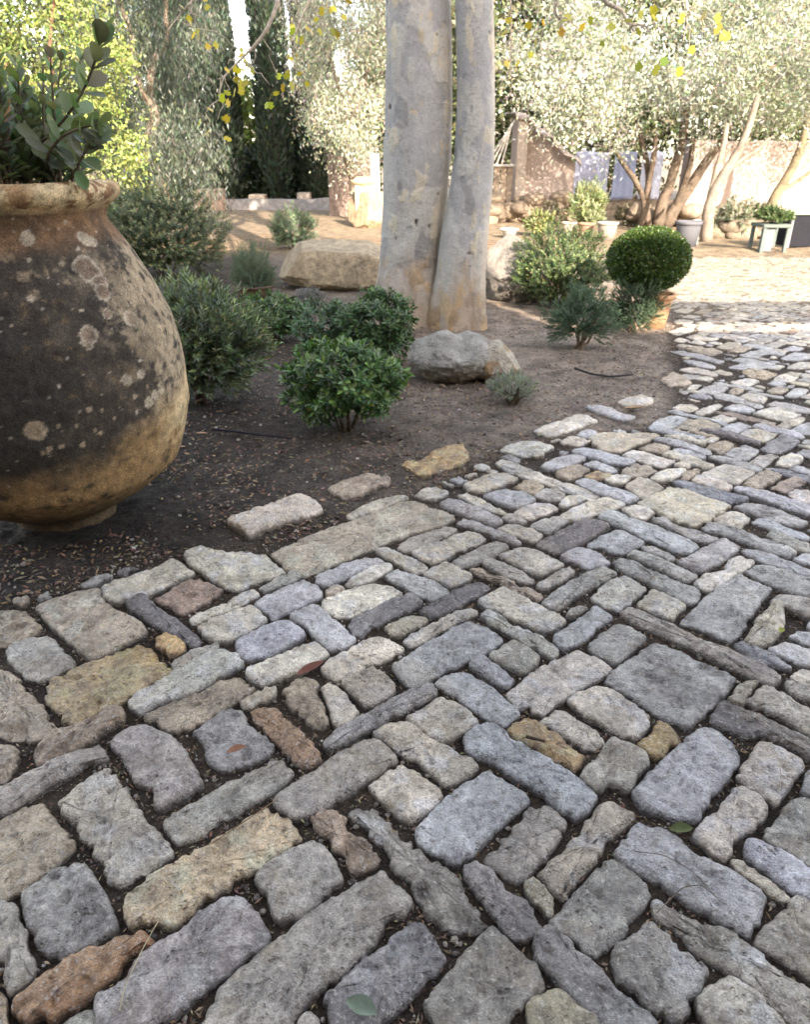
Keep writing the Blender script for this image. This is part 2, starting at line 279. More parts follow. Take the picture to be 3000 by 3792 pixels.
STONE_DATA = '''
t -984,1239 -938,1286 -884,1295 -841,1246 -761,1179 -800,1106 -831,1067 -878,1030
m -853,1293 -835,1342 -814,1373 -808,1404 -779,1417 -732,1373 -687,1319 -628,1254 -596,1226 -530,1161 -564,1121 -615,1070 -665,1094 -702,1148 -777,1226
g -579,1244 -529,1290 -438,1369 -360,1429 -332,1450 -291,1400 -312,1357 -379,1297 -443,1247 -491,1190 -528,1174 -559,1206
D -829,1052 -802,1083 -783,1114 -750,1128 -713,1126 -679,1083 -629,1023 -593,977 -621,957 -654,927 -680,913 -732,930 -758,957 -800,1008
T -601,1049 -586,1075 -549,1102 -491,1147 -430,1198 -381,1248 -333,1281 -305,1271 -269,1234 -242,1192 -267,1170 -303,1145 -352,1102 -400,1064 -429,1030 -455,1001 -476,980 -498,979 -529,994 -553,977 -581,991
g -879,1032 -830,1028 -804,987 -778,963 -750,927 -717,877 -732,856 -749,841 -774,874 -786,905 -821,917
r -731,816 -734,836 -712,865 -677,906 -643,930 -600,953 -565,962 -544,967 -517,953 -510,942 -539,924 -553,898 -571,871 -592,847 -621,816 -651,795 -694,794 -715,802
g -629,791 -617,805 -585,820 -563,791 -552,764 -612,764
p -586,838 -538,865 -529,911 -500,940 -450,980 -437,1008 -395,1041 -364,1058 -340,1037 -310,1005 -280,963 -280,947 -322,917 -346,883 -382,853 -409,827 -439,799 -477,772 -530,759 -563,785
t -785,847 -766,844 -746,816 -731,785 -754,785
g -325,1122 -305,1128 -263,1160 -215,1187 -196,1181 -163,1139 -139,1092 -165,1052 -206,1023 -229,994 -258,987 -278,1008 -289,1037 -330,1094
n -232,1257 -206,1281 -172,1283 -151,1267 -137,1234 -109,1207 -78,1172 -59,1145 -76,1126 -114,1106 -124,1118 -135,1155 -162,1172 -176,1203 -208,1221
m -132,1271 -110,1291 -75,1286 -51,1262 -24,1225 -9,1194 24,1168 67,1135 104,1102 120,1075 137,1034 165,1005 174,980 142,967 87,972 58,1001 33,1037 12,1079 -19,1110 -34,1143 -60,1185 -92,1230 -120,1253
b 25,1213 57,1254 100,1304 156,1357 214,1392 259,1361 309,1312 258,1261 207,1213 157,1155 112,1121 76,1148 33,1187
m 181,1145 221,1187 267,1240 308,1290 336,1300 369,1272 389,1244 361,1200 319,1148 285,1106 245,1079 212,1111
p 133,1118 163,1135 193,1110 207,1083 228,1054 256,1039 272,1012 279,977 250,953 222,960 202,980 183,1016 153,1056 137,1094
g -95,1087 -58,1114 -37,1102 -12,1075 12,1037 -1,1008 -38,994 -56,957 -80,924 -98,902 -127,877 -173,844 -197,818 -210,785 -269,746 -368,746 -370,813 -350,856 -314,902 -273,937 -241,963 -217,998 -177,1030 -135,1060
p -154,836 -132,859 -100,880 -89,905 -52,934 -11,967 15,986 35,984 60,947 84,914 64,889 32,862 14,836 -22,810 -45,794 -72,759 -129,759 -139,805
g 32,824 63,859 101,895 123,927 157,960 179,982 200,967 223,940 247,914 264,886 266,856 241,833 208,813 181,785 127,764 59,764 57,796
y 237,827 260,844 291,850 313,838 333,818 360,794 358,764 233,764 225,813
w -194,799 -178,810 -162,795 -156,772 -194,772
y 297,1106 326,1131 379,1181 421,1221 449,1262 479,1291 509,1300 532,1286 553,1262 536,1243 499,1216 459,1177 441,1147 405,1114 372,1075 340,1037 319,1052 304,1083
y 261,1075 283,1083 303,1060 320,1037 316,1016 303,1001 290,1019 270,1041
g 303,998 333,1016 367,1052 406,1087 448,1131 472,1141 492,1135 512,1106 535,1075 528,1052 502,1023 467,994 445,960 411,940 383,919 366,924 346,950 313,980
b 486,1168 526,1207 545,1234 568,1236 598,1225 632,1203 656,1164 686,1139 722,1110 745,1091 782,1049 757,1023 732,987 707,960 684,967 648,1001 596,1041 560,1079 522,1114 487,1143
p 255,943 271,967 299,977 335,947 343,921 367,902 386,877 403,850 424,838 442,816 461,791 442,759 389,772 348,805 316,838 288,880 267,905
m 419,924 449,950 488,974 510,982 524,963 548,940 571,914 591,898 580,877 557,847 530,816 501,799 485,805 461,821 442,836 427,847 415,871 413,898
w 550,830 573,850 613,875 631,874 651,856 674,833 691,805 697,780 642,759 556,759 547,805
m 532,1034 546,1036 566,1023 591,998 616,984 656,977 681,960 702,934 729,902 753,874 778,850 771,813 740,785 716,795 694,824 666,856 635,886 607,908 579,937 556,974 532,1001
y 739,1135 758,1139 773,1122 792,1102 808,1075 822,1060 828,1045 821,1037 796,1049 773,1075 754,1102
b 794,1181 817,1192 843,1177 872,1151 892,1126 917,1098 882,1030 862,1045 832,1067 812,1098 789,1126 772,1147
g 710,943 750,984 806,1012 830,1041 845,1050 868,1037 884,1008 806,856 785,871 757,908 728,934
w 673,1193 696,1220 757,1275 824,1342 850,1345 876,1323 890,1290 872,1261 828,1226 778,1200 754,1167 726,1139 700,1155
g 841,1203 892,1254 950,1304 990,1315 1032,1304 936,1118 905,1130 874,1167
y -1307,2167 -1263,2221 -1196,2268 -1124,2284 -1077,2205 -1003,2137 -938,2094 -896,2066 -865,2017 -908,1958 -946,1914 -996,1864 -1082,1945 -1156,2011 -1226,2080
t -1458,2152 -1375,2152 -1326,2137 -1228,2038 -1247,1984 -1318,1939 -1346,1932
g -1284,1901 -1278,1952 -1227,1987 -1180,1987 -1130,1943 -1078,1893 -1042,1861 -1033,1833 -1063,1798 -1106,1765 -1137,1768 -1214,1829 -1258,1869
o -1088,1739 -1071,1783 -1024,1821 -973,1869 -920,1918 -866,1956 -814,1922 -782,1869 -716,1810 -757,1754 -798,1703 -853,1648 -899,1602 -938,1567 -972,1596 -1003,1635 -1052,1675
t -1281,1806 -1232,1806 -1180,1768 -1115,1710 -1065,1662 -1014,1609 -965,1558 -978,1527 -1020,1515 -1078,1527 -1148,1545
n -991,1465 -982,1497 -972,1533 -941,1564 -899,1602 -871,1635 -846,1655 -818,1641 -789,1602 -807,1570 -843,1527 -885,1480 -924,1451 -956,1420
t -1118,1485 -1073,1491 -1044,1474 -1017,1440 -1012,1391 -1034,1370 -1056,1364
p -1040,1334 -1021,1344 -996,1375 -957,1412 -915,1451 -874,1474 -832,1497 -808,1480 -784,1448 -802,1440 -842,1434 -851,1396 -904,1349 -933,1309 -964,1275 -1000,1256
p -804,1503 -796,1539 -766,1567 -728,1573 -686,1551 -639,1527 -602,1485 -570,1445 -543,1407 -511,1359 -528,1334 -570,1299 -591,1280 -610,1289 -631,1344 -651,1359 -683,1370 -710,1401 -742,1434 -758,1468
D -588,1545 -563,1589 -528,1628 -493,1638 -469,1628 -442,1583 -404,1545 -369,1515 -356,1491 -368,1462 -416,1429 -477,1407 -513,1434 -542,1485 -558,1515
b -807,1669 -795,1710 -757,1754 -719,1806 -678,1853 -630,1901 -584,1922 -542,1893 -505,1849 -530,1814 -571,1776 -618,1717 -677,1675 -724,1648 -750,1615 -776,1625
t -744,1609 -716,1635 -675,1669 -629,1703 -585,1754 -521,1791 -482,1768 -447,1732 -476,1689 -515,1655 -555,1609 -590,1570 -627,1545 -670,1558 -713,1583
y -480,1670 -455,1701 -418,1728 -383,1733 -381,1701 -421,1665 -457,1640
r -446,1635 -414,1665 -375,1640 -330,1590 -296,1562 -265,1516 -234,1472 -224,1434 -258,1413 -301,1455 -347,1507 -389,1562 -426,1600
t -367,1732 -343,1765 -297,1780 -263,1754 -266,1717 -247,1675 -224,1628 -210,1576 -226,1551 -258,1567 -304,1615 -348,1669
w -250,1728 -236,1754 -206,1732 -180,1703 -159,1669 -138,1622 -139,1599 -162,1580 -187,1561 -206,1602 -223,1662
g -728,1837 -720,1877 -685,1918 -616,1952 -607,1935 -638,1893 -676,1845 -708,1818
o -826,1969 -799,2009 -766,1987 -708,1935 -716,1901 -737,1885 -787,1918
d -990,2183 -954,2244 -921,2220 -884,2165 -818,2112 -755,2061 -669,1972 -672,1945 -700,1945 -742,1980 -801,2020 -852,2061 -901,2095 -971,2156
w -1122,2297 -1084,2347 -1018,2388 -963,2442 -922,2508 -865,2464 -802,2394 -836,2357 -885,2307 -930,2249 -985,2211 -1039,2192 -1089,2230
w -886,2542 -838,2601 -758,2577 -656,2560 -562,2542 -497,2453 -456,2404 -499,2368 -548,2337 -576,2317 -620,2277 -670,2287 -710,2327 -757,2388 -826,2442
n -907,2216 -871,2258 -822,2347 -769,2347 -711,2307 -665,2268 -696,2220 -743,2165 -786,2121 -833,2165
w -741,2091 -711,2138 -648,2192 -601,2258 -560,2287 -526,2249 -564,2202 -610,2156 -660,2112 -703,2069 -727,2065
w -702,2036 -664,2086 -616,2138 -543,2170 -505,2130 -472,2078 -516,2028 -558,1980 -618,1952 -654,1988
b -557,1960 -522,2012 -477,2053 -410,2091 -361,2053 -331,2004 -354,1964 -394,1918 -443,1881 -501,1863 -532,1896
b -538,2183 -504,2239 -451,2297 -384,2347 -338,2317 -297,2268 -302,2230 -344,2192 -397,2138 -454,2091 -492,2138
g -539,2287 -503,2327 -483,2368 -425,2415 -394,2383 -425,2337 -479,2307 -520,2268
y -542,2560 -475,2643 -379,2731 -311,2784 -229,2838 -140,2937 -45,3011 46,3041 110,2981 226,2866 141,2784 42,2718 -59,2656 -155,2571 -262,2480 -323,2425 -376,2373 -448,2415 -505,2502
w -778,2824 -710,2887 -634,2959 -562,3034 -491,3096 -442,3072 -369,2944 -425,2873 -517,2818 -582,2764 -652,2687 -692,2738
t -377,3176 -311,3243 -190,3322 -112,3304 -55,3243 -136,3176 -213,3096 -289,3049 -327,3112
w -264,2887 -200,2981 -112,3057 -6,3096 20,3072 -32,3026 -109,2951 -189,2894 -236,2852
b -330,2383 -259,2447 -191,2502 -113,2519 -78,2491 -132,2436 -200,2383 -259,2322 -300,2307 -334,2322
w -225,2322 -189,2383 -127,2447 -61,2474 -41,2447 -92,2383 -149,2332 -205,2297
y -293,2282 -259,2312 -218,2292 -248,2253 -284,2244
w -301,2206 -264,2253 -195,2302 -106,2332 -58,2312 -10,2263 -46,2215 -110,2161 -182,2112 -241,2112 -284,2143
d -195,2048 -163,2116 -85,2170 -36,2215 21,2239 66,2192 15,2134 -58,2090 -115,2040 -146,1992 -175,2000
b -401,2101 -327,2170 -303,2155 -258,2097 -217,2050 -164,1982 -173,1952 -212,1926 -247,1918 -301,1987 -339,2041
w -495,1806 -465,1833 -431,1859 -386,1893 -342,1939 -293,1961 -264,1931 -243,1897 -286,1853 -333,1798 -382,1765 -425,1739 -463,1761
w -261,1829 -238,1877 -191,1922 -142,1965 -91,1991 -33,1965 -2,1926 -47,1885 -106,1845 -153,1806 -186,1780 -209,1765 -246,1798
g -191,1754 -162,1783 -100,1821 -70,1798 -40,1754 -23,1721 -53,1682 -94,1652 -121,1655 -156,1696
D -225,1503 -186,1551 -132,1602 -71,1655 -7,1703 60,1750 84,1746 97,1710 63,1675 3,1628 -60,1583 -128,1527 -177,1488 -205,1474
y -71,2036 -29,2078 25,2126 79,2087 46,2050 -2,2004 -44,2000
w -7,1978 57,2041 112,2087 175,2135 226,2160 257,2130 199,2087 131,2031 76,1982 24,1939
b -42,1837 13,1893 76,1961 147,2031 225,2078 267,2059 305,2013 323,1969 280,1926 213,1869 136,1821 80,1776 22,1728 -12,1776
d 45,2134 97,2188 161,2263 228,2322 279,2352 317,2312 275,2253 214,2197 155,2143 84,2090
w 260,2106 292,2150 327,2111 367,2045 415,2009 457,1978 499,1910 470,1873 439,1901 386,1952 342,2013 294,2064
w 263,2206 300,2244 358,2297 386,2273 426,2225 470,2179 521,2125 552,2082 526,2048 471,2008 437,2032 381,2082 324,2134 277,2170
g 268,1885 299,1918 356,1961 388,1935 426,1885 415,1845 362,1791 326,1814 283,1861
b 194,1845 235,1885 263,1861 301,1806 333,1772 306,1732 271,1754 232,1798
b 89,1754 119,1791 164,1810 203,1798 242,1754 275,1710 307,1662 326,1622 302,1589 273,1573 240,1596 190,1648 139,1703
w 3,1605 48,1641 105,1693 132,1675 167,1641 213,1592 184,1564 142,1533 106,1503 72,1527 34,1567
w -89,1545 -51,1573 -2,1589 33,1558 68,1521 105,1497 142,1462 178,1440 192,1418 170,1391 131,1364 103,1359 72,1385 44,1429 11,1451 -23,1474 -58,1509
g -327,1309 -300,1339 -250,1391 -198,1440 -159,1480 -101,1515 -66,1503 -40,1474 -20,1437 -63,1396 -102,1359 -147,1319 -195,1284 -234,1256 -264,1251 -299,1280
w -98,1354 -63,1385 -14,1423 19,1407 51,1375 90,1339 93,1319 72,1289 40,1256 17,1244 -13,1261 -52,1304
b 163,1527 197,1561 242,1570 270,1545 291,1509 326,1485 363,1451 403,1418 437,1380 470,1349 476,1319 450,1280 413,1251 383,1270 346,1324 300,1364 264,1396 247,1423 199,1440 166,1474
o 284,1551 315,1592 351,1609 379,1575 417,1539 447,1494 476,1454 465,1423 436,1401 399,1423 369,1462 332,1497 297,1527
w 382,1592 426,1641 462,1635 485,1596 511,1570 532,1545 544,1497 521,1483 491,1480 466,1503 431,1545 396,1570
w 474,1672 519,1710 572,1735 607,1725 643,1682 673,1641 692,1599 677,1564 634,1521 601,1527 565,1558 529,1589 498,1635
s 607,1772 670,1837 748,1901 817,1961 853,1943 909,1885 964,1829 1013,1776 964,1717 897,1655 837,1602 785,1558 738,1589 708,1635 675,1682 637,1732
w 300,1703 341,1746 409,1814 478,1869 559,1918 598,1889 636,1861 652,1833 598,1783 535,1739 483,1696 428,1648 391,1622 370,1631 366,1662 325,1635 311,1669
g 594,1939 663,2013 726,2068 764,2031 795,1982 755,1943 710,1893 662,1845 625,1877
b 488,1965 503,2004 569,2068 646,2145 674,2170 719,2106 669,2059 612,1996 561,1952 513,1922
g 746,2126 790,2165 827,2140 877,2087 934,2031 981,1969 1038,1918 1097,1853 1142,1798 1150,1768 1107,1732 1072,1761 1031,1814 972,1877 907,1952 843,2013 785,2068
s 944,2074 1002,2143 1091,2234 1173,2312 1273,2388 1308,2332 1349,2282 1293,2225 1239,2161 1176,2082 1129,2016 1064,1960 1019,2016 983,2048
y 1113,1969 1186,2059 1238,2116 1283,2155 1328,2206 1344,2190 1317,2116 1270,2031 1215,1969 1159,1937 1128,1948
D 1074,1943 1095,1956 1132,1935 1169,1901 1195,1861 1201,1825 1175,1818 1138,1845 1101,1885 1074,1918
b 1176,1922 1232,1961 1271,1956 1308,1926 1328,1885 1293,1837 1252,1833 1219,1869 1189,1901
b 1275,1991 1319,2022 1356,2013 1384,1996 1349,1926 1300,1952
w 1187,1791 1229,1818 1277,1806 1251,1754 1203,1754 1188,1772
g 1150,1754 1176,1768 1209,1746 1249,1732 1213,1662 1174,1675 1145,1703
w 998,1675 1045,1710 1080,1735 1102,1721 1125,1689 1150,1655 1180,1615 1132,1521 1104,1551 1081,1596 1051,1628 1012,1655
k 873,1609 912,1669 941,1672 974,1641 1012,1602 1053,1564 1086,1533 1126,1491 1096,1434 1069,1445 1043,1480 1014,1509 973,1533 933,1521 899,1545 867,1576
y 949,1675 990,1725 1027,1757 1063,1761 1070,1750 1037,1725 1013,1689 977,1658 955,1662
b 567,1329 609,1375 660,1423 722,1474 777,1521 822,1561 852,1558 875,1527 890,1480 889,1451 850,1401 805,1359 763,1324 735,1280 703,1244 649,1251 605,1270 572,1289
w 852,1380 888,1423 944,1485 965,1506 990,1503 1018,1480 1044,1445 1042,1418 993,1375 947,1329 909,1289 893,1314 873,1349
b 995,1334 1031,1385 1050,1401 1079,1401 1037,1319 1004,1316
o 630,1500 676,1545 714,1583 734,1576 755,1521 716,1480 669,1451 649,1468
g 450,1380 492,1429 546,1497 569,1521 593,1512 621,1491 648,1451 635,1423 598,1396 578,1354 552,1331 529,1349 512,1359 484,1329 462,1354
g -37,2595 12,2668 78,2718 166,2790 226,2771 173,2693 100,2631 41,2577 -5,2560
w 151,2662 210,2718 261,2751 301,2731 338,2680 304,2631 249,2595 207,2577 176,2631
w 23,2554 70,2607 130,2649 181,2613 203,2554 158,2502 111,2463 73,2491
w -120,2571 -81,2601 -28,2565 29,2514 94,2442 66,2404 28,2404 -16,2458 -73,2514
b -78,2373 -33,2431 17,2404 70,2368 122,2322 165,2273 134,2234 97,2211 37,2253 -5,2302 -48,2342
w 71,2388 116,2447 162,2474 209,2436 254,2378 230,2342 169,2302 123,2342
s 180,2491 246,2560 321,2625 383,2656 428,2613 371,2548 297,2491 221,2442
b 223,2817 257,2866 305,2838 372,2771 435,2693 481,2643 472,2619 423,2643 365,2706 293,2771
b 157,3026 206,3080 256,3041 317,2981 375,2922 424,2852 425,2811 379,2784 318,2852 247,2908 180,2966
w 247,3104 289,3128 345,3072 398,3011 459,2929 432,2915 373,2959 308,3026
w 44,3112 82,3185 144,3201 210,3152 181,3104 126,3057 73,3080
y 286,3227 359,3304 435,3358 516,3385 559,3304 491,3235 422,3176 363,3128 305,3152
w 471,3517 512,3561 573,3517 638,3432 702,3350 768,3272 845,3226 921,3110 858,3068 808,3110 751,3182 673,3257 586,3334 508,3424
t 520,3193 578,3269 636,3278 671,3201 609,3112 560,3144
b 367,3096 425,3144 490,3176 560,3144 607,3057 559,3003 501,2959 443,3011 403,3064
g 602,3112 668,3185 733,3168 760,3104 709,3041 649,3034
w 481,2929 552,2996 624,3041 674,3026 696,2973 628,2915 544,2859 510,2887
g 426,2866 462,2908 498,2894 534,2838 499,2811 453,2831
g 535,2804 607,2866 681,2894 723,2852 661,2784 608,2731 565,2757
w 396,2771 438,2811 493,2811 548,2771 583,2706 535,2649 487,2680 440,2731
k 539,2637 607,2693 696,2784 789,2845 836,2831 878,2777 812,2706 733,2643 656,2583 615,2548 570,2583
w 375,2536 426,2577 483,2613 532,2595 580,2536 631,2480 576,2425 508,2378 465,2415 424,2480
g 304,2480 334,2519 377,2502 426,2447 462,2394 486,2342 462,2322 413,2352 360,2404
t 250,2425 270,2442 312,2415 362,2373 419,2322 461,2282 504,2230 479,2202 438,2234 384,2292 327,2352 277,2388
g 485,2302 537,2362 603,2425 639,2442 654,2409 613,2368 554,2312 502,2282
g 486,2197 546,2263 604,2322 689,2394 768,2452 810,2399 752,2342 674,2282 605,2225 563,2170 532,2134 506,2161
b 743,2625 812,2706 903,2757 945,2731 990,2649 936,2595 880,2560 842,2565 804,2601
b 618,2536 693,2595 745,2595 780,2548 810,2486 767,2447 713,2431 678,2469 640,2502
b 844,2880 905,2937 948,2929 1000,2866 1067,2797 1131,2731 1181,2668 1203,2613 1149,2560 1095,2554 1059,2619 1008,2680 949,2771 885,2831
w 687,2894 768,2981 882,3057 952,3072 1015,3011 941,2951 832,2894 733,2845 697,2852
w 695,3013 755,3081 817,3095 839,3061 776,3013 711,2973
b 834,3272 890,3319 942,3272 997,3196 1056,3124 1088,3061 1027,3020 982,3047 915,3110 869,3196
Y 1063,3018 1160,3104 1286,3201 1350,3168 1421,3088 1488,2988 1405,2908 1315,2838 1249,2790 1199,2824 1150,2866 1122,2937
w 980,2966 1047,3011 1097,2981 1120,2929 1052,2852 1010,2880
g 1084,2852 1130,2880 1174,2824 1225,2757 1310,2680 1258,2637 1200,2656 1155,2731 1110,2797
s 1276,2790 1328,2838 1372,2824 1424,2771 1470,2693 1531,2631 1581,2571 1522,2514 1487,2536 1439,2595 1388,2668 1331,2718 1280,2744
y 1351,2866 1441,2937 1496,2929 1526,2866 1468,2817 1424,2771 1382,2817
s 1491,2981 1565,3034 1627,3026 1678,2981 1721,2908 1756,2838 1699,2784 1650,2811 1595,2852 1544,2908
b 1514,2838 1560,2873 1607,2852 1644,2784 1708,2718 1682,2668 1625,2693 1583,2744 1546,2797
g 1517,2718 1564,2757 1607,2693 1664,2631 1628,2560 1586,2577 1548,2643
g 882,2536 933,2583 972,2560 1018,2491 1067,2436 1110,2373 1069,2332 1028,2352 983,2415 937,2480
g 962,2607 1007,2619 1044,2571 1074,2508 1045,2486 1010,2536 975,2571
g 814,2480 855,2508 911,2469 966,2394 1024,2342 1074,2302 1087,2258 1040,2206 1003,2188 967,2234 919,2312 865,2383 827,2425
s 1062,2480 1146,2536 1245,2619 1325,2674 1374,2607 1310,2548 1238,2480 1147,2415 1110,2404 1078,2436
w 1078,2327 1150,2394 1228,2425 1275,2502 1344,2548 1382,2502 1326,2436 1254,2383 1182,2322 1119,2268 1097,2292
b 1357,2571 1393,2595 1434,2583 1476,2525 1523,2469 1579,2404 1547,2342 1508,2394 1457,2447 1398,2502
s 1306,2409 1370,2463 1412,2469 1458,2425 1525,2352 1553,2312 1499,2206 1436,2234 1385,2292 1333,2352
g 1308,2202 1361,2239 1408,2230 1469,2188 1419,2090 1378,2116 1340,2161
b 1536,2508 1586,2542 1646,2536 1606,2458 1553,2474
w 669,2225 711,2282 768,2342 827,2383 867,2352 892,2302 844,2234 800,2188 748,2143 709,2170
w 823,2179 870,2234 910,2282 948,2253 978,2206 998,2174 949,2134 917,2082 884,2116
g 571,2134 620,2174 645,2152 592,2116 559,2099
w 1405,3295 1469,3349 1524,3304 1591,3227 1537,3160 1485,3185 1431,3243
w 1487,3367 1568,3441 1660,3507 1714,3459 1780,3394 1700,3322 1608,3235 1549,3278
D 1308,3269 1359,3295 1411,3243 1471,3185 1527,3120 1604,3064 1535,3041 1474,3018 1418,3080 1360,3160
b 1574,3185 1608,3218 1676,3168 1731,3112 1785,3041 1838,2981 1791,2887 1748,2937 1685,3011 1624,3096
t 1628,3218 1721,3322 1836,3422 1889,3349 1803,3269 1720,3193 1659,3176
n 1755,3193 1860,3287 1937,3331 1971,3278 1892,3210 1813,3144
D 1841,3450 1901,3469 1957,3403 2009,3322 1978,3261 1933,3322 1881,3394
w 1816,3136 1863,3176 1928,3160 1867,2996 1844,3003 1813,3072
y 1069,3235 1156,3322 1202,3287 1252,3201 1184,3136 1111,3072 1083,3136
o 894,3349 968,3422 1039,3358 978,3287 924,3295
t 1086,3376 1140,3469 1210,3507 1260,3478 1281,3403 1204,3340 1133,3313
w 981,3295 1050,3349 1119,3313 1065,3243 1002,3243
t 757,3374 829,3449 888,3483 943,3424 869,3334 796,3287 765,3319
b 924,3500 984,3534 1048,3500 1085,3415 1036,3374 980,3432
w 1213,3322 1312,3412 1430,3441 1408,3376 1314,3287 1241,3278
w 1382,3469 1434,3517 1466,3459 1427,3431
t 1361,3322 1432,3403 1517,3441 1459,3358 1387,3295
w 743,3989 841,4110 948,4202 1060,4298 1117,4274 1159,4156 1058,4077 934,3979 810,3895
w 511,3698 582,3794 659,3844 750,3834 825,3745 745,3679 652,3605 613,3614
b 1137,4448 1206,4487 1277,4448 1332,4322 1413,4250 1329,4167 1260,4226 1191,4322
w 1362,4527 1477,4650 1573,4692 1627,4622 1598,4527 1494,4423 1428,4385
Y 1031,3874 1134,3957 1264,3957 1472,3947 1406,3874 1284,3775 1143,3660 1057,3698
b 895,3679 965,3717 1038,3679 1120,3624 1214,3552 1148,3483 1068,3500 993,3570
b 691,3457 786,3570 906,3633 970,3587 878,3500 791,3424 721,3391
t 1273,3736 1380,3814 1466,3755 1388,3660 1312,3679
w 1159,3633 1238,3707 1298,3679 1357,3605 1423,3543 1323,3457 1258,3500 1212,3570
b 1430,4071 1471,4096 1526,4022 1614,3958 1699,3880 1675,3857 1597,3910 1510,3973 1443,4006
b 1451,4105 1568,4244 1664,4289 1733,4235 1637,4139 1545,4046 1481,4055
t 1561,4046 1697,4199 1744,4235 1827,4208 1878,4105 1811,4046 1733,4046 1641,3989
b 1648,4382 1690,4420 1754,4363 1842,4280 1919,4208 1939,4130 1899,4130 1828,4244 1726,4316
w 1706,4468 1784,4537 1844,4517 1871,4448 1775,4372 1729,4410
w 1813,4363 1908,4458 2023,4537 2034,4488 1942,4391 1840,4307 1814,4316
w 1468,3903 1535,3918 1608,3880 1676,3804 1650,3775 1587,3804 1528,3864
b 1398,3849 1442,3880 1520,3841 1600,3767 1654,3688 1646,3640 1605,3640 1541,3717 1461,3789
b 1453,3717 1499,3731 1557,3674 1595,3592 1570,3572 1514,3612 1470,3660
w 1375,3633 1424,3674 1481,3633 1543,3552 1593,3474 1535,3424 1490,3487 1433,3552
w 1688,3864 1740,3887 1768,3864 1708,3804 1679,3812
t 1655,3753 1724,3819 1792,3857 1820,3782 1757,3703 1694,3647 1675,3703
s 1701,3633 1792,3724 1870,3775 1927,3703 1849,3606 1776,3539 1738,3592
b 1615,3606 1653,3633 1713,3592 1780,3526 1833,3443 1785,3411 1728,3436 1687,3526 1635,3559
k 1716,4022 1759,4055 1850,4006 1921,3910 1983,3819 1961,3767 1909,3819 1834,3895 1756,3973
t 1647,3989 1688,4014 1785,3895 1758,3880 1689,3926
b 1828,4046 1931,4139 2019,4173 2054,4096 1985,4038 1903,3973 1858,3998
Y 1919,3958 2016,4046 2074,4014 2140,3942 2069,3880 2002,3826 1961,3903
d 1933,3717 2043,3834 2160,3950 2196,3910 2215,3834 2105,3731 2004,3647 1956,3674
g 1793,3526 1885,3619 1960,3660 1997,3619 1915,3539 1836,3461 1808,3487
b 2051,4088 2110,4122 2189,4046 2253,3973 2269,3895 2226,3872 2158,3958 2094,4022
n 1947,4372 1998,4410 2076,4353 2154,4262 2241,4173 2205,4130 2137,4156 2048,4244 1984,4316
w 2158,4325 2269,4429 2381,4478 2428,4410 2458,4325 2372,4244 2266,4191 2212,4262
b 2011,4429 2113,4517 2173,4488 2209,4400 2137,4344 2072,4372
y 2204,4105 2295,4191 2436,4280 2443,4235 2336,4122 2231,4055
b 2246,4038 2347,4122 2430,4165 2438,4122 2355,3958 2290,3981
b 2322,4507 2407,4588 2485,4557 2540,4468 2593,4429 2545,4335 2465,4363 2398,4448
b 2063,4724 2142,4778 2215,4692 2274,4608 2318,4527 2271,4448 2214,4527 2137,4608 2066,4650
w 2213,4671 2310,4767 2364,4746 2396,4660 2317,4537 2269,4598
b 1997,4823 2080,4925 2177,4972 2242,4902 2157,4800 2061,4735 2020,4778
D 1884,4692 1958,4767 2014,4746 2039,4660 2000,4639 1932,4660
t 2174,4778 2259,4879 2328,4856 2261,4757 2201,4735
b 2160,4995 2218,5043 2297,4972 2394,4890 2456,4823 2398,4823 2296,4890
b 2316,4812 2378,4823 2447,4746 2524,4692 2497,4660 2415,4703
t 2457,4812 2568,4913 2628,4845 2524,4746 2478,4757
b 2534,4713 2695,4890 2770,4856 2683,4746 2578,4660
w 1916,3493 1989,3592 2062,3640 2106,3626 2094,3565 2035,3500 1962,3449
b 1960,3436 2024,3487 2082,3418 2048,3350 1999,3387
w 2386,6656 2545,6845 2708,6870 2637,6726 2423,6542
w 2489,6476 2589,6565 2683,6498 2776,6432 2638,6325 2538,6368
w 2432,6283 2548,6368 2588,6242 2528,6181
y 2598,6081 2767,6263 2870,6283 2853,6161 2699,6023 2642,6042
t 2323,6023 2457,6141 2578,6042 2607,5928 2465,5818 2372,5854
b 2173,5985 2285,5966 2403,5818 2489,5607 2411,5540 2342,5676 2234,5818
b 2174,5641 2232,5658 2311,5590 2375,5491 2330,5394 2245,5458 2190,5540
w 2045,5362 2133,5426 2238,5347 2295,5240 2256,5180 2182,5240
t 1807,5079 1960,5255 2011,5165 2019,5008 1919,4899 1833,4940
b 2560,5676 2667,5746 2760,5676 2878,5573 2759,5442 2656,5378 2610,5426 2611,5590
b 2441,5442 2601,5567 2608,5442 2521,5394
b 2959,5711 3150,5891 3273,5854 3202,5711 3065,5624
b 2679,5818 2815,5928 2957,6004 3096,5872 3009,5782 2935,5854 2780,5764
b 3112,6004 3279,6161 3333,6062 3231,5966
w 2309,5050 2469,5151 2533,5079 2422,4967 2339,4953
t 2510,5347 2661,5410 2748,5255 2577,5107 2503,5195
w 2736,5410 2880,5540 2908,5491 2790,5362
w 2870,5410 3041,5573 3142,5590 3052,5410 2954,5394
w 2594,7148 2703,7282 2826,7228 2748,7070 2621,7070
w 2770,7682 2947,7897 3042,7803 2866,7563
t 2955,7622 3135,7834 3239,7803 3047,7534
w 2757,7392 2923,7563 2972,7420 2833,7309
'''
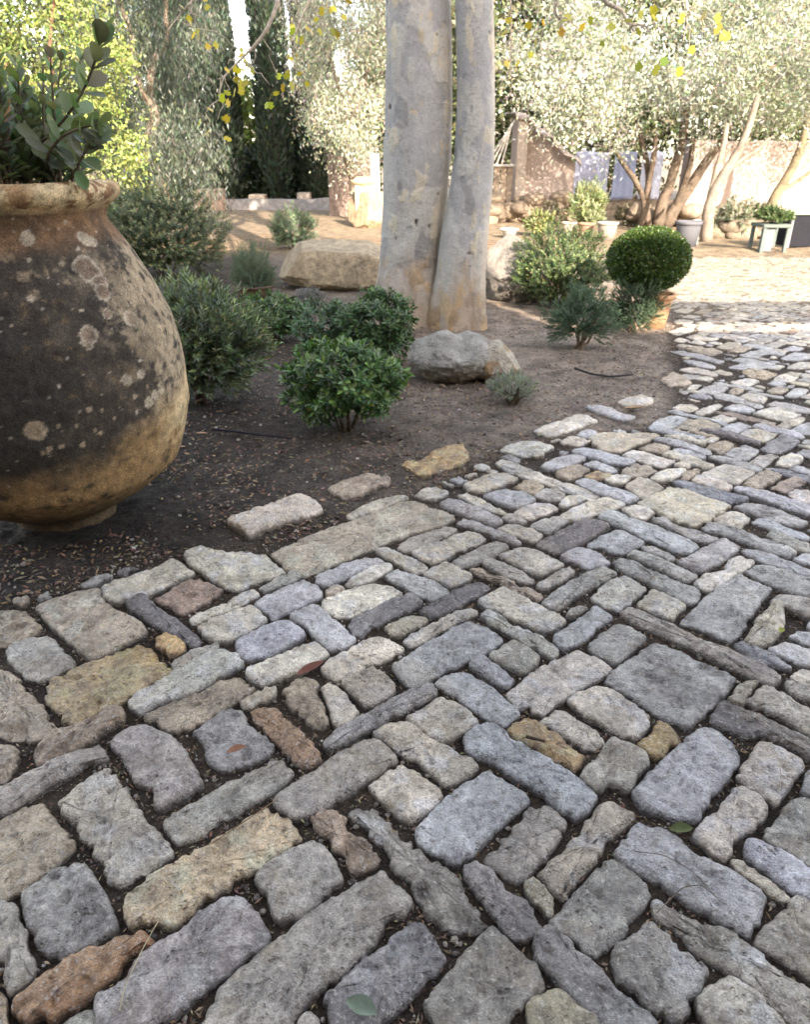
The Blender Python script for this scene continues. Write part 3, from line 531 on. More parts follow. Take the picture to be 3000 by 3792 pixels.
# ------------------------------------------------------------------ ground
_edge = [(-700, 1560), (-300, 1400), (0, 1280), (85, 1262), (215, 1215), (385, 1160), (575, 1150), (700, 1100), (880, 1045), (985, 995), (1060, 955), (1240, 915), (1370, 905), (1420, 870), (1428, 800), (1412, 740), (1425, 690), (1405, 640), (1400, 600), (1380, 560)]
_eg = np.array([G(*p) for p in _edge]); _o = np.argsort(_eg[:, 1]); _eg = _eg[_o]
def xb(y): return np.interp(y, _eg[:, 1], _eg[:, 0])
YEND = 12.6
def gzv(x, y):
    x = np.asarray(x, float); y = np.asarray(y, float); q = np.stack([x, y, x * 0], 1)
    bed = sst(-.03, .3, xb(y) - x) * (1 - sst(11.6, 12.6, y)) * sst(.1, .8, y)
    far = sst(11.8, 12.8, y)
    z = .004 + .012 * (fbm(q, 22, 3) - .5)
    z += bed * (.006 + .022 * np.exp(-((x - .3) ** 2 + (y - 6.9) ** 2) / 1.2) + .035 * (fbm(q, 3.2, 3, seed=2) - .5) + .022 * (fbm(q, 24, 3, seed=3) - .5))
    z += far * (.03 * (fbm(q, 1.5, 4, seed=4) - .5)) + .07 * sst(1.5, 2.5, x) * np.exp(-((y - 13.0) / .5) ** 2) * (.4 + fbm(q, 2.5, 3, seed=5))
    return z
def gz(x, y): return float(gzv([x], [y])[0])
def ground():
    Y = [-80, -30, -12, -6, -3, -1.5, -.6, 0, .25]; y = .5
    while y < 32: Y.append(y); y += max(.009, .0085 * y)
    Y += [36, 45, 60, 100, 250, 900]; Y = np.array(Y)
    u = np.linspace(-1, 1, 281); u = np.concatenate([[-40, -10, -4, -2, -1.3], u, [1.3, 2, 4, 10, 40]])
    X = u[None, :] * (.62 * np.maximum(Y, 0)[:, None] + 1.25); YY = np.repeat(Y[:, None], len(u), 1)
    x, y = X.ravel(), YY.ravel(); z = gzv(x, y); q = np.stack([x, y, z * 0], 1)
    z = np.where((y > 40) | (y < -.3) | (abs(x) > 30), -.01, z)
    bedm = sst(-.04, .1, xb(y) - x); far = sst(11.9, 12.9, y + .5 * (fbm(q, 1.3, 3, seed=8) - .5))
    c = np.tile(np.array([.066, .047, .031]), (len(x), 1)) * (.7 + .6 * fbm(q, 30, 3, seed=6))[:, None]
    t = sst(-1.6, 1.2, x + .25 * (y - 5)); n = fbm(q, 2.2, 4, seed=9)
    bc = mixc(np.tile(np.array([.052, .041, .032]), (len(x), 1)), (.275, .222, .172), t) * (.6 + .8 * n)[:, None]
    c = mixc(c, (.22, .175, .12), sst(6.3, 8.6, y) * (1 - bedm) * .85)
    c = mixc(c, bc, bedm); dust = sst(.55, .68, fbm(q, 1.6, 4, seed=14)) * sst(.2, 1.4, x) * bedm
    c = mixc(c, (.30, .25, .195), dust * .6)
    c = mixc(c, np.array([.24, .185, .118]) , far * (.75 + .25 * n)); c = mixc(c, (.22, .145, .085), far * sst(.5, .66, fbm(q, .9, 4, seed=12)) * .6 * sst(12.2, 12.9, y) * (1 - sst(15, 18, y)))
    i, j = np.meshgrid(np.arange(len(Y) - 1), np.arange(len(u) - 1), indexing='ij'); w = len(u)
    F = np.stack([i * w + j, i * w + j + 1, (i + 1) * w + j + 1, (i + 1) * w + j], -1).reshape(-1, 4)
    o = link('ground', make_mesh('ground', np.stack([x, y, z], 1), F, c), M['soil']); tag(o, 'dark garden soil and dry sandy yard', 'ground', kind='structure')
ground()

# ------------------------------------------------------------------ paving stones (outlines in millimetres on the ground)
TONE = dict(g=(.315, .29, .245), w=(.55, .49, .385), b=(.365, .355, .335), p=(.25, .222, .205), d=(.15, .137, .127), D=(.17, .17, .175), m=(.32, .285, .228), t=(.32, .25, .17), T=(.42, .325, .20),
            y=(.45, .385, .28), Y=(.48, .41, .285), o=(.40, .27, .12), r=(.29, .15, .07), n=(.24, .165, .115), k=(.12, .10, .088), s=(.30, .285, .255))
WORD = dict(g='grey', w='pale grey', b='bluish grey', p='purplish grey', d='dark grey', D='dark slate blue', m='lichen mottled', t='tan', T='sandy', y='cream', Y='yellowish', o='ochre', r='rusty', n='brown', k='blackish brown', s='dark stained grey')
def chaikin(p, it=1):
    for _ in range(it):
        a = p * .90 + np.roll(p, -1, 0) * .10; b = p * .10 + np.roll(p, -1, 0) * .90; p = np.stack([a, b], 1).reshape(-1, 2)
    return p
def resample(p, s):
    q = np.concatenate([p, p[:1]]); d = np.concatenate([[0], np.cumsum(np.linalg.norm(np.diff(q, axis=0), axis=1))]); n = max(14, int(d[-1] / s))
    t = np.linspace(0, d[-1], n, endpoint=False); return np.stack([np.interp(t, d, q[:, 0]), np.interp(t, d, q[:, 1])], 1)
def stone_geo(poly, tone, h, sp, sd, simple=False):
    p = resample(chaikin(poly, 1), sp); a = .5 * np.sum(p[:, 0] * np.roll(p[:, 1], -1) - p[:, 1] * np.roll(p[:, 0], -1))
    if a < 0: p = p[::-1]
    c = p.mean(0); n = len(p)
    tg = unit(np.roll(p, -1, 0) - np.roll(p, 1, 0)); nr = np.stack([tg[:, 1], -tg[:, 0]], 1)
    q3 = np.stack([p[:, 0], p[:, 1], p[:, 0] * 0 + sd], 1); jag = .9 if tone in 'otrTmnY' else .55
    p = p + nr * ((fbm(q3, 24, 3) - .5) * .018 * jag - sst(.55, .68, fbm(q3, 33, 2, seed=7)) * .010 * jag + (fbm(q3, 110, 2) - .5) * .010 * jag)[:, None]
    half = math.sqrt(max(np.min(np.linalg.eigvalsh(np.cov(p.T))), 1e-6)) * 1.6
    p = p + nr * .0055; rings = [(p - nr * .004, -.045, 0), (p, h * .42, .35)]
    b = min(.010, half * .2) * RN.uniform(.7, 1.4)
    rings += [(p - nr * b * .3, h * .80, .7), (p - nr * b, h * .97, .95)]
    base = p - nr * b
    for k in ((.62, .2) if simple else np.linspace(1, .12, max(5, min(14, int(half / (sp * 1.1)))) + 1)[1:]):
        rings.append((c + (base - c) * k, h * (1.0 + .06 * (1 - k)), 1))
    V = np.concatenate([np.concatenate([r, np.full((n, 1), z)], 1) for r, z, _ in rings] + [[[c[0], c[1], h * 1.06]]])
    amp = np.concatenate([np.full(n, a_) for _, _, a_ in rings] + [[1.0]])
    q = V.copy(); q[:, 2] = sd
    V[:, 2] += amp * ((fbm(q, 10, 2) - .5) * .015 + (fbm(q, 34, 3) - .5) * .0095 + (fbm(q, 95, 2, seed=4) - .5) * .0048 - sst(.60, .72, fbm(q, 48, 2, seed=5)) * .0045)
    cr = sst(.62, .72, fbm(q, 17, 3, seed=3.3)) * sst(.35, .9, amp) * (1.3 if tone in 'moDtn' else .6); V[:, 2] -= cr * .009
    tx, ty = RN.gauss(0, .022), RN.gauss(0, .022); V[:, 2] += amp * ((V[:, 0] - c[0]) * tx + (V[:, 1] - c[1]) * ty)
    F = [(i * n + j, i * n + (j + 1) % n, (i + 1) * n + (j + 1) % n, (i + 1) * n + j) for i in range(len(rings) - 1) for j in range(n)]
    L = (len(rings) - 1) * n; F += [(L + j, L + (j + 1) % n, len(V) - 1) for j in range(n)]
    base_c = np.array(TONE[tone]) * 1.2 * (1 + RN.gauss(0, .07)) * np.array([1 + RN.gauss(0, .025), 1, 1 + RN.gauss(0, .03)])
    cc = np.tile(base_c, (len(V), 1)); n1 = fbm(q, 9, 4, seed=1.5); n2 = fbm(q, 16, 4, seed=2.5)
    cc *= (.78 + .44 * n1)[:, None]
    if tone in 'so': cc = mixc(cc, np.array([.12, .095, .075]) if tone == 's' else np.array([.2, .11, .05]), sst(.52, .68, n2) * .75)
    if tone in 'mDpb': cc = mixc(cc, (.52, .52, .50), sst(.54, .64, n2) * (.75 if tone == 'm' else .4))
    if tone in 'wyg': cc = mixc(cc, (.30, .24, .16), sst(.56, .68, n2) * .5)
    n5 = fbm(q, 42, 3, seed=6.5); cc *= (.82 + .36 * n5)[:, None]; cc = mixc(cc, np.minimum(base_c * 1.5 + .05, .62), sst(.54, .66, fbm(q, 21, 3, seed=8.5)) * .5)
    wet = fbm(np.stack([V[:, 0], V[:, 1], V[:, 0] * 0], 1), 1.1, 3, seed=31); cc *= (1 - .28 * sst(.52, .66, wet))[:, None]; cc = mixc(cc, (.36, .29, .2), sst(.56, .68, fbm(np.stack([V[:, 0], V[:, 1], V[:, 0] * 0], 1), 1.7, 3, seed=33)) * .35)
    if c[1] > 6.5: cc = mixc(cc, (.30, .245, .17), np.full(len(V), .75 * float(sst(6.5, 9.0, c[1]))))   # dusty farther out
    cc = mixc(cc, (.062, .047, .034), (1 - sst(.3, .85, amp)) * .75 * (1 - .8 * float(sst(6.5, 9, c[1]))))          # earth on the stone sides, darkened further to add shade contrast against the tops
    return V, F, cc, c
STONES = []                                   # tone, outline (m)
for line in STONE_DATA.strip().split('\n'):
    a = line.split(); v = np.array([[float(k) for k in q.split(',')] for q in a[1:]]) / 1000; STONES.append((a[0], v))
# ---- which bits of the paved yard are already covered
X0, X1, Y0, Y1, CELL = -2.6, 9.2, .3, 13.0, .0125
OCC = np.zeros((int((Y1 - Y0) / CELL), int((X1 - X0) / CELL)), bool)
def inside(poly, x, y):
    r = np.zeros(x.shape, bool); k = len(poly) - 1
    for i in range(len(poly)):
        (xi, yi), (xj, yj) = poly[i], poly[k]
        if yi != yj: r ^= ((yi > y) != (yj > y)) & (x < (xj - xi) * (y - yi) / (yj - yi) + xi)
        k = i
    return r
def cover(poly, grow=0.0, write=True):
    c = poly.mean(0); d = poly - c; q = c + d * (1 + grow / np.maximum(np.linalg.norm(d, axis=1, keepdims=True), .01))
    i0, i1 = int((q[:, 1].min() - Y0) / CELL), int((q[:, 1].max() - Y0) / CELL) + 1; j0, j1 = int((q[:, 0].min() - X0) / CELL), int((q[:, 0].max() - X0) / CELL) + 1
    i0, j0 = max(i0, 0), max(j0, 0); i1, j1 = min(i1, OCC.shape[0]), min(j1, OCC.shape[1])
    if i1 <= i0 or j1 <= j0: return 0.0
    yy, xx = np.meshgrid(Y0 + (np.arange(i0, i1) + .5) * CELL, X0 + (np.arange(j0, j1) + .5) * CELL, indexing='ij'); m = inside(q, xx, yy)
    sub = OCC[i0:i1, j0:j1]; f = (sub & m).sum() / max(m.sum(), 1)
    if write: sub |= m
    return f
for t_, p_ in STONES: cover(p_, .012)
FILL = []
AX = math.radians(42.5); ca, sa = math.cos(AX), math.sin(AX); U_ = .125
def in_yard(p):
    x, y = p; return y < YEND - .15 and y > .35 and x > float(xb(y)) + .05 and x > -2.3 and x < min(8.9, .58 * (.9 * y + .64) + .7) and x > -(.58 * (.9 * y + .64) + .7)
def try_rect(u0, v0, lu, lv, tol=.05):
    g = .008; k = [(0, 0), (.33, 0), (.66, 0), (1, 0), (1, .5), (1, 1), (.66, 1), (.33, 1), (0, 1), (0, .5)]
    q = []
    for a, b in k:
        uu = u0 + g + a * (lu - 2 * g) + RN.gauss(0, .007); vv = v0 + g + b * (lv - 2 * g) + RN.gauss(0, .007); q.append((uu * ca - vv * sa, uu * sa + vv * ca))
    q = np.array(q); c = q.mean(0)
    if not in_yard(c) or cover(q, 0, False) > tol: return False
    cover(q, .004); FILL.append((RN.choices('wbgtyspdn', (10, 5, 7, 4, 4, 3, 2, 1, 1))[0], q)); return True
for i in range(-70, 110):
    for j in range(-50, 50):
        for kind in (0, 1):
            cx, cy = ((i + 4 * j), i) if kind == 0 else (3 + i + 4 * j, i); u0, v0 = cx * U_, cy * U_; lu, lv = (2 * U_, U_) if kind == 0 else (U_, 2 * U_)
            x = u0 * ca - v0 * sa; y = u0 * sa + v0 * ca
            if not (X0 < x < X1 and Y0 < y < Y1): continue
            s = RN.random()
            if s < .72 and try_rect(u0, v0, lu, lv): continue
            h = .35 + .3 * RN.random()
            if kind == 0: try_rect(u0, v0, lu * h, lv); try_rect(u0 + lu * h, v0, lu * (1 - h), lv)
            else: try_rect(u0, v0, lu, lv * h); try_rect(u0, v0 + lv * h, lu, lv * (1 - h))
for _ in range(26000):                          # slivers that close what gaps are left
    x, y = RN.uniform(-1.5, 8), .4 + 12 * RN.random() ** 1.3; L = RN.choice((.20, .15, .11, .08, .06)); w = RN.choice((.11, .08, .06, .045))
    if RN.random() < .5: L, w = w, L
    try_rect(x * ca + y * sa, -x * sa + y * ca, L, w, .02)
ALL = [(t, p, True) for t, p in STONES] + [(t, p, False) for t, p in FILL]
def seen_area(p):
    s = []
    for x, y in p:
        if y < .35: y = .35
        a, b, d = proj(x, y); s.append((min(max(a, 0), 3000), min(max(b, 0), 3792)))
    s = np.array(s); return abs(.5 * np.sum(s[:, 0] * np.roll(s[:, 1], -1) - s[:, 1] * np.roll(s[:, 0], -1)))
AREA = [seen_area(p) * (3 if tr else 1) for t, p, tr in ALL]
order = sorted(range(len(ALL)), key=lambda i: -AREA[i]); single = set(order[:298])
MARK = [(1415, 1445, 'big stained square slab', 'big square grey slab with dark brown stains on its face'), (1610, 1545, 'long dark brown stone', 'long dark brown smooth stone running off the right edge'),
        (1445, 1640, 'large smooth oblong block', 'large smooth bluish grey oblong block, widest on the right'), (1155, 1574, 'chipped ochre brick', 'chipped ochre brick-shaped stone with a twig on it'),
        (1395, 1560, 'small ochre wedge', 'small ochre wedge stone touching the big stained square slab'), (800, 1515, 'thin slate bar', 'thin straight slate blue bar of stone, very narrow'),
        (600, 1555, 'rusty tapering stone', 'rusty brown tapering stone beside the paired pale cobbles'), (735, 1775, 'waisted brown stone', 'small waisted brown stone with a notched side'),
        (885, 1845, 'winding mottled stone', 'long winding mottled stone that narrows at its middle'), (175, 2065, 'orange brown stone', 'orange brown cigar-shaped stone near the bottom left corner'),
        (445, 1835, 'long sandy block', 'long sandy gritty block with worn corners'), (225, 1440, 'rough ochre slab', 'rough ochre slab, broad and pitted, below the cream slab'),
        (190, 1320, 'cream slab by the soil', 'broad cream yellow slab at the soil edge, left side'), (145, 1925, 'dark blue square stone', 'dark blue square stone flecked with yellow lichen'),
        (490, 1200, 'pale cracked slab', 'broad pale cracked slab at the soil edge'), (770, 1135, 'longest cream slab', 'longest cream slab, a big plank of stone by the soil'),
        (585, 1095, 'slab lying in the soil', 'pale weathered slab lying loose in the soil'), (1440, 1070, 'pale yellow square slab', 'pale yellow square slab with pitted face'),
        (1310, 932, 'flat yellow stone', 'flat yellow stone set flush in the soil'), (1330, 1640, 'stone with two lobes', 'grey mottled stone with two lobes and a hollow'),
        (335, 1615, 'purplish wedge slab', 'purplish grey wedge slab with a broken lower corner'), (1450, 1830, 'long block with a small hole', 'long grey block with a small round hole'),
        (1315, 1985, 'mottled square block', 'mottled square block low on the right, lichen spotted'), (650, 1990, 'longest grey block', 'longest grey block, a thick rounded bar near the bottom'),
        (815, 1310, 'dark grey bar', 'dark grey rounded bar between pale blocks'), (960, 1265, 'charcoal bar', 'charcoal bar of stone, second dark one up'),
        (1530, 1290, 'stained long slab', 'long grey slab with cloudy dark stains, upper right'), (940, 1385, 'white-blue oblong block', 'large white-blue oblong block with a smooth crown'),
        (1145, 1430, 'pale dished block', 'pale long block with a rusty lower edge'), (1205, 1140, 'dark stone in pale paving', 'dark grey-brown stone surrounded by pale paving'),
        (1340, 852, 'pale oval stone in the soil', 'pale smooth oval stone lying alone in the soil'), (1190, 899, 'single pale brick in the soil', 'single pale brick-shaped stone lying in the soil by the paving edge'),
        (1283, 872, 'bluish bar in the soil', 'bluish bar-shaped stone lying in the soil between two pale ones'), (1605, 921, 'small yellow squarish stone', 'small yellow squarish stone among bluish ones at the right'),
        (1648, 936, 'dark slab far right', 'dark grey slab near the right edge, beside the small yellow one'), (1520, 926, 'dark brown bar', 'dark brown bar of stone crossing pale bluish paving'), (1426, 803, 'flat tan stone', 'flat tan stone where the soil meets the paving, below the juniper'),
        (1537, 729, 'rounded cream stone', 'rounded cream stone in the shaded paving beyond the juniper'), (1620, 765, 'broad tan flat stone', 'broad flat stone at the right, in the far shaded paving'), (1442, 680, 'stone by the ball pot', 'pale stone right beside the pot of the clipped ball'),
        (1660, 720, 'stone by the far right edge', 'bluish stone near the right edge in the far shaded paving'), (1560, 815, 'long pale bluish bar', 'long bluish stone in the middle of the far paving'), (1560, 690, 'stone in the sunlit strip', 'stone on the narrow sunlit strip across the far paving'),
        (905, 925, '', '')]
cent = []
for t, p, tr in ALL:
    c = p.mean(0); a, b, d = proj(c[0], max(c[1], .4), .015); cent.append((a / D, b / D))
cent = np.array(cent); mark_of = {}
inds = [i for i in order if i in single]
for mx, my, short, full in MARK[:-1]:
    k = min(inds, key=lambda i: (cent[i][0] - mx) ** 2 + (cent[i][1] - my) ** 2)
    if k not in mark_of: mark_of[k] = (short, full)
ORD = ['first', 'second', 'third', 'fourth', 'fifth', 'sixth', 'seventh', 'eighth', 'ninth', 'tenth', 'eleventh', 'twelfth', 'thirteenth', 'fourteenth', 'fifteenth', 'sixteenth', 'seventeenth', 'eighteenth', 'nineteenth', 'twentieth', 'twenty-first', 'twenty-second', 'twenty-third', 'twenty-fourth', 'twenty-fifth', 'twenty-sixth']
WAY = ['right of', 'above and right of', 'above', 'above and left of', 'left of', 'below and left of', 'below', 'below and right of']
def sector(i, m):
    dx, dy = cent[i] - cent[m]; return int(round(math.degrees(math.atan2(-dy, dx)) / 45)) % 8, math.hypot(dx, dy)
rank = {}
for m in mark_of:
    by = {}
    for i in inds:
        if i != m: s, d = sector(i, m); by.setdefault(s, []).append((d, i))
    for s, l in by.items():
        for r, (d, i) in enumerate(sorted(l)): rank[(m, i)] = (s, r, d)
def stone_label(i):
    if i in mark_of: return mark_of[i][1]
    m = min(mark_of, key=lambda k: rank[(k, i)][1] * 60 + rank[(k, i)][2]); s, r, d = rank[(m, i)]
    t, p, tr = ALL[i]; w = np.sqrt(np.linalg.eigvalsh(np.cov(p.T))); asp = w[1] / max(w[0], 1e-4)
    shape = 'narrow' if asp > 2.9 else 'oblong' if asp > 1.7 else 'squarish'
    n = ORD[r] if r < len(ORD) else 'farthest'
    lab = '%s %s paving stone, %s one %s the %s' % (shape, WORD[t], n, WAY[s], mark_of[m][0])
    if len(lab.split()) > 16: lab = lab.replace(' one ', ' ', 1).replace('paving stone', 'stone', 1)
    return lab if len(lab.split()) <= 16 else lab.split(' ', 1)[1]
rest = Bag(); seen_l = {}
for i in order:
    t, p, tr = ALL[i]; y = max(p[:, 1].mean(), .5)
    h = (RN.uniform(.022, .034) if y < 4 else RN.uniform(.014, .024) if y < 7 else RN.uniform(.008, .014)) * (1.0 if tr else .85)
    if tr and p[:, 0].mean() < float(xb(p[:, 1].mean())): h += .014
    V, F, cc, c = stone_geo(p, t, h, max(.0062 if i in single else .03, .0042 * y), RN.uniform(0, 50), i not in single)
    if i in single:
        o3 = np.array([c[0], c[1], 0.0]); o = link('paving_stone', make_mesh('paving_stone', V - o3, F, cc), M['stone'], None, o3)
        tag(o, stone_label(i), 'paving stone', 'paving stones of the herringbone yard')
    else: rest.add(V, F, cc)
o = rest.build('small_paving_stones', M['stone'], None, True); tag(o, 'many small worn paving stones farther off in the yard', 'paving', kind='stuff')
bed_stone = np.array([G(*q) for q in ((845, 985), (890, 975), (930, 955), (975, 948), (990, 975), (975, 990), (930, 1000), (895, 1015), (865, 1000))])
V, F, cc, c = stone_geo(bed_stone, 'o', .038, .012, 3.0); o3 = np.array([c[0], c[1], .0])
tag(link('flat_rock', make_mesh('flat_rock', V - o3, F, cc), M['stone'], None, o3), 'flat ochre rock showing through the garden soil', 'rock')

# ------------------------------------------------------------------ grit, litter and strays on the ground
ICO_V, ICO_F = None, None
def ico(sub):
    import bmesh
    b = bmesh.new(); bmesh.ops.create_icosphere(b, subdivisions=sub, radius=1.0); V = np.array([v.co[:] for v in b.verts]); F = np.array([[v.index for v in f.verts] for f in b.faces]); b.free(); return V, F
def scatter_xy(n, f):
    x, y = [], []
    while len(x) < n:
        a = NG.uniform(0, 1, (n * 2, 2)); yy = .5 + 9.5 * a[:, 1] ** 1.6; xx = (a[:, 0] * 2 - 1) * (.6 * (.9 * yy + .64) + .2); k = f(xx, yy); x += list(xx[k]); y += list(yy[k])
    return np.array(x[:n]), np.array(y[:n])
def free(xx, yy):
    i = ((yy - Y0) / CELL).astype(int).clip(0, OCC.shape[0] - 1); j = ((xx - X0) / CELL).astype(int).clip(0, OCC.shape[1] - 1); return ~OCC[i, j]
iv, if_ = ico(1)
def pebbles(n, f, r0, r1):
    x, y = scatter_xy(n, f); r = r0 + (r1 - r0) * NG.uniform(0, 1, n) ** 3; V = iv[None] * r[:, None, None] * NG.uniform(.7, 1.3, (n, 1, 3)) * (1 + NG.normal(0, .08, (n, len(iv), 1)))
    V[..., 2] *= .8; V += np.stack([x, y, gzv(x, y) + r * .4], 1)[:, None]
    c = np.array([(.42, .37, .29), (.28, .25, .21), (.12, .10, .085), (.5, .46, .4)])[NG.integers(0, 4, n)] * NG.uniform(.7, 1.2, (n, 1))
    return V.reshape(-1, 3), (if_[None] + (np.arange(n) * len(iv))[:, None, None]).reshape(-1, 3), np.repeat(c, len(iv), 0)
in_joint = lambda x, y: (x > xb(y) - .1) & free(x, y)
in_bed = lambda x, y: (x < xb(y) + .05) & free(x, y) & ((x + 1.52) ** 2 + (y - 2.95) ** 2 > .12)
V, F, c = pebbles(4200, in_joint, .002, .0085); o = link('pebbles', make_mesh('pebbles', V, F, c), M['rock']); tag(o, 'small pebbles in the paving joints', 'pebbles', kind='stuff')
V, F, c = pebbles(3800, in_bed, .002, .012); o = link('soil_grit', make_mesh('soil_grit', V, F, c), M['rock']); tag(o, 'stony grit over the garden soil', 'grit', kind='stuff')
def flakes(n, f, L, W, cols):
    x, y = scatter_xy(n, f); z = gzv(x, y) + NG.uniform(.002, .010, n); a = NG.uniform(0, 6.28, n)
    d = np.stack([np.cos(a), np.sin(a), NG.normal(0, .28, n)], 1); nr = np.stack([NG.normal(0, .45, n), NG.normal(0, .45, n), np.ones(n)], 1)
    return leaves(np.stack([x, y, z], 1), d, nr, NG.uniform(*L, n), NG.uniform(*W, n), BLADE, np.array(cols)[NG.integers(0, len(cols), n)], .2)
LC = [(.17, .105, .06), (.10, .065, .04), (.26, .19, .12), (.06, .042, .03), (.21, .16, .11), (.19, .13, .08)]
dens = lambda x, y: in_bed(x, y) & (NG.uniform(0, 1, len(x)) < sst(.28, .60, fbm(np.stack([x, y, x * 0], 1), 1.6, 3, seed=21)))
Va, Fa, ca_ = flakes(26000, dens, (.012, .042), (.005, .015), LC); Vb, Fb, cb = flakes(9000, in_joint, (.006, .022), (.002, .006), LC)
o = link('leaf_litter', make_mesh('leaf_litter', np.concatenate([Va, Vb]), np.concatenate([Fa, Fb + len(Va)]), np.concatenate([ca_, cb])), M['litter']); tag(o, 'brown crumbled leaf litter over soil and joints', 'leaf litter', kind='stuff')
def dry_leaf(px, py, L, W, ang, colr, label, z=.03, curl=.35, name='fallen_leaf'):
    x, y = G(px, py, z); n = 9; t = np.linspace(0, 1, n); w = W * np.sin(np.pi * np.clip(t * .93 + .05, 0, 1)) ** .8; V = []
    for i in range(n):
        for s in (-1, -.5, 0, .5, 1): V.append((L * (t[i] - .5), s * w[i] * .5, abs(s) * w[i] * curl + .25 * L * (t[i] - .5) ** 2))
    V = np.array(V); c, s_ = math.cos(ang), math.sin(ang); V[:, :2] = V[:, :2] @ np.array([[c, s_], [-s_, c]])
    F = [(i * 5 + j, i * 5 + j + 1, (i + 1) * 5 + j + 1, (i + 1) * 5 + j) for i in range(n - 1) for j in range(4)]
    tag(link(name, make_mesh(name, V, F, np.tile(np.array(colr), (len(V), 1))), M['litter'], None, (x, y, z)), label, 'leaf')
dry_leaf(655, 1412,   .10, .034, .75, (.16, .06, .04), 'reddish brown fallen leaf in the joint left of the white-blue block', .036)
dry_leaf(499, 1582, .05, .026, .5, (.24, .12, .07), 'brown torn fallen leaf lying on the dark slate stone', .05)
dry_leaf(1437, 1750, .055, .03, .1, (.07, .09, .03), 'olive green fallen leaf in a joint right of centre', .026)
dry_leaf(763, 2126, .06, .036, -.4, (.13, .17, .12), 'grey green fallen leaf in a joint near the bottom edge', .046)
dry_leaf(1340, 862, .16, .05, .3, (.30, .21, .13), 'curled tan leaf beside the pale stone in the soil', .04)
dry_leaf(1648, 1330, .035, .02, .9, (.22, .24, .05), 'yellow green leaf standing in a joint at the right', .04)
dry_leaf(425, 915, .07, .025, .1, (.36, .24, .15), 'pale tan leaf on the soil just right of the jar', .05)
def strand(pts, r, colr, label, cat, name, m='wood'):
    p = np.array([[*G(a, b, z), z] for a, b, z in pts]); t = np.linspace(0, len(p) - 1, 24); q = np.stack([np.interp(t, range(len(p)), p[:, k]) for k in range(3)], 1)
    for _ in range(2): q[1:-1] = (q[:-2] + 2 * q[1:-1] + q[2:]) / 4
    b = Bag(); b.tube(q - q[0], np.linspace(r, r * .7, len(q)), 6, colr); o = b.build(name, M[m], None, True); o.location = q[0]; tag(o, label, cat)
strand([(447, 905, .05), (500, 910, .045), (560, 918, .045), (612, 924, .04)], .009, (.03, .028, .035), 'black drip hose on the soil right of the jar', 'hose', 'drip_hose', 'plastic')
strand([(1212, 776, .06), (1245, 788, .04), (1285, 794, .035), (1335, 790, .035)], .009, (.04, .038, .036), 'black drip hose curving over soil below the juniper', 'hose', 'drip_hose', 'plastic')
strand([(1110, 1553, .045), (1130, 1558, .05), (1149, 1563, .045)], .0045, (.05, .035, .025), 'short dark twig lying on the chipped ochre brick', 'twig', 'twig')
strand([(245, 2159, .02), (262, 2080, .05), (300, 2000, .06), (350, 1912, .05)], .0011, (.5, .43, .28), 'pale straw arching over stones at the lower left', 'straw', 'straw')
strand([(620, 1660, .02), (540, 1715, .03), (440, 1782, .025), (380, 1825, .02)], .0013, (.22, .14, .08), 'brown pine needle lying along a joint below the purplish slab', 'pine needle', 'pine_needle')
strand([(1340, 1795, .045), (1400, 1802, .06), (1460, 1835, .06), (1512, 1892, .045)], .0011, (.16, .13, .10), 'curved pine needle on the long block with a hole', 'pine needle', 'pine_needle')
strand([(1385, 1925, .03), (1440, 1870, .06), (1480, 1865, .06), (1512, 1892, .045)], .0011, (.16, .13, .10), 'arched pine needle crossing the front edge of the holed block', 'pine needle', 'pine_needle')
strand([(1628, 1565, .03), (1645, 1610, .05), (1648, 1650, .03), (1640, 1690, .02)], .0011, (.36, .31, .22), 'pale grass blade between two stones at the right edge', 'straw', 'straw')
# ------------------------------------------------------------------ the big clay jar
JX, JY = -1.52, 2.95; JZ = gz(JX, JY) - .01
sil = [(351, 1964), (349, 1935), (352, 1906), (421, 1885), (527, 1815), (615, 1727), (667, 1621), (683, 1510), (667, 1376), (645, 1282), (615, 1185), (544, 1054), (474, 948), (405, 855), (378, 825), (368, 800), (371, 775), (385, 757), (405, 745), (417, 730), (421, 712), (415, 692), (398, 676), (380, 670)]
prof = [(P(a / D, b / D, JY)[0] - JX, P(a / D, b / D, JY)[2] - JZ) for a, b in sil]
prof = [(.215, -.03), (.205, .03), (.215, .06), (.29, .098), (.41, .172), (.52, .268)] + prof[6:]
pr = np.array(prof); HT = pr[-1, 1]
tt = np.concatenate([[0], np.cumsum(np.linalg.norm(np.diff(pr, axis=0), axis=1))]); ts = np.linspace(0, tt[-1], 330)
ps = np.stack([np.interp(ts, tt, pr[:, 0]), np.interp(ts, tt, pr[:, 1])], 1)
for _ in range(14): ps[1:-1] = (ps[:-2] + 2 * ps[1:-1] + ps[2:]) / 4
inner = [(pr[-1, 0] - .03, HT - .004), (pr[-1, 0] - .07, HT - .03), (pr[15, 0] - .06, pr[15, 1]), (pr[13, 0] - .05, pr[13, 1] - .1)]
prof2 = np.concatenate([[[0.001, 0.0]], ps, inner])
V, F = lathe(prof2, 380)
th = np.arctan2(V[:, 1], V[:, 0]); rr = np.hypot(V[:, 0], V[:, 1]); zz = V[:, 2] / HT
k = 1 + .012 * (fbm(V, 3, 3, seed=5) - .5) + .010 * (fbm(V, 14, 3, seed=6) - .5); V[:, 0] *= k; V[:, 1] *= k; V[:, 2] += .012 * (fbm(V * [1, 1, .2], 2.5, 2, seed=7) - .5) * sst(.7, 1, zz)
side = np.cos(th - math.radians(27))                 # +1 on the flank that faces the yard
n1, n2, n3 = fbm(V, 4, 5, .6, 1), fbm(V, 13, 5, .62, 2), fbm(V, 34, 4, .65, 3)
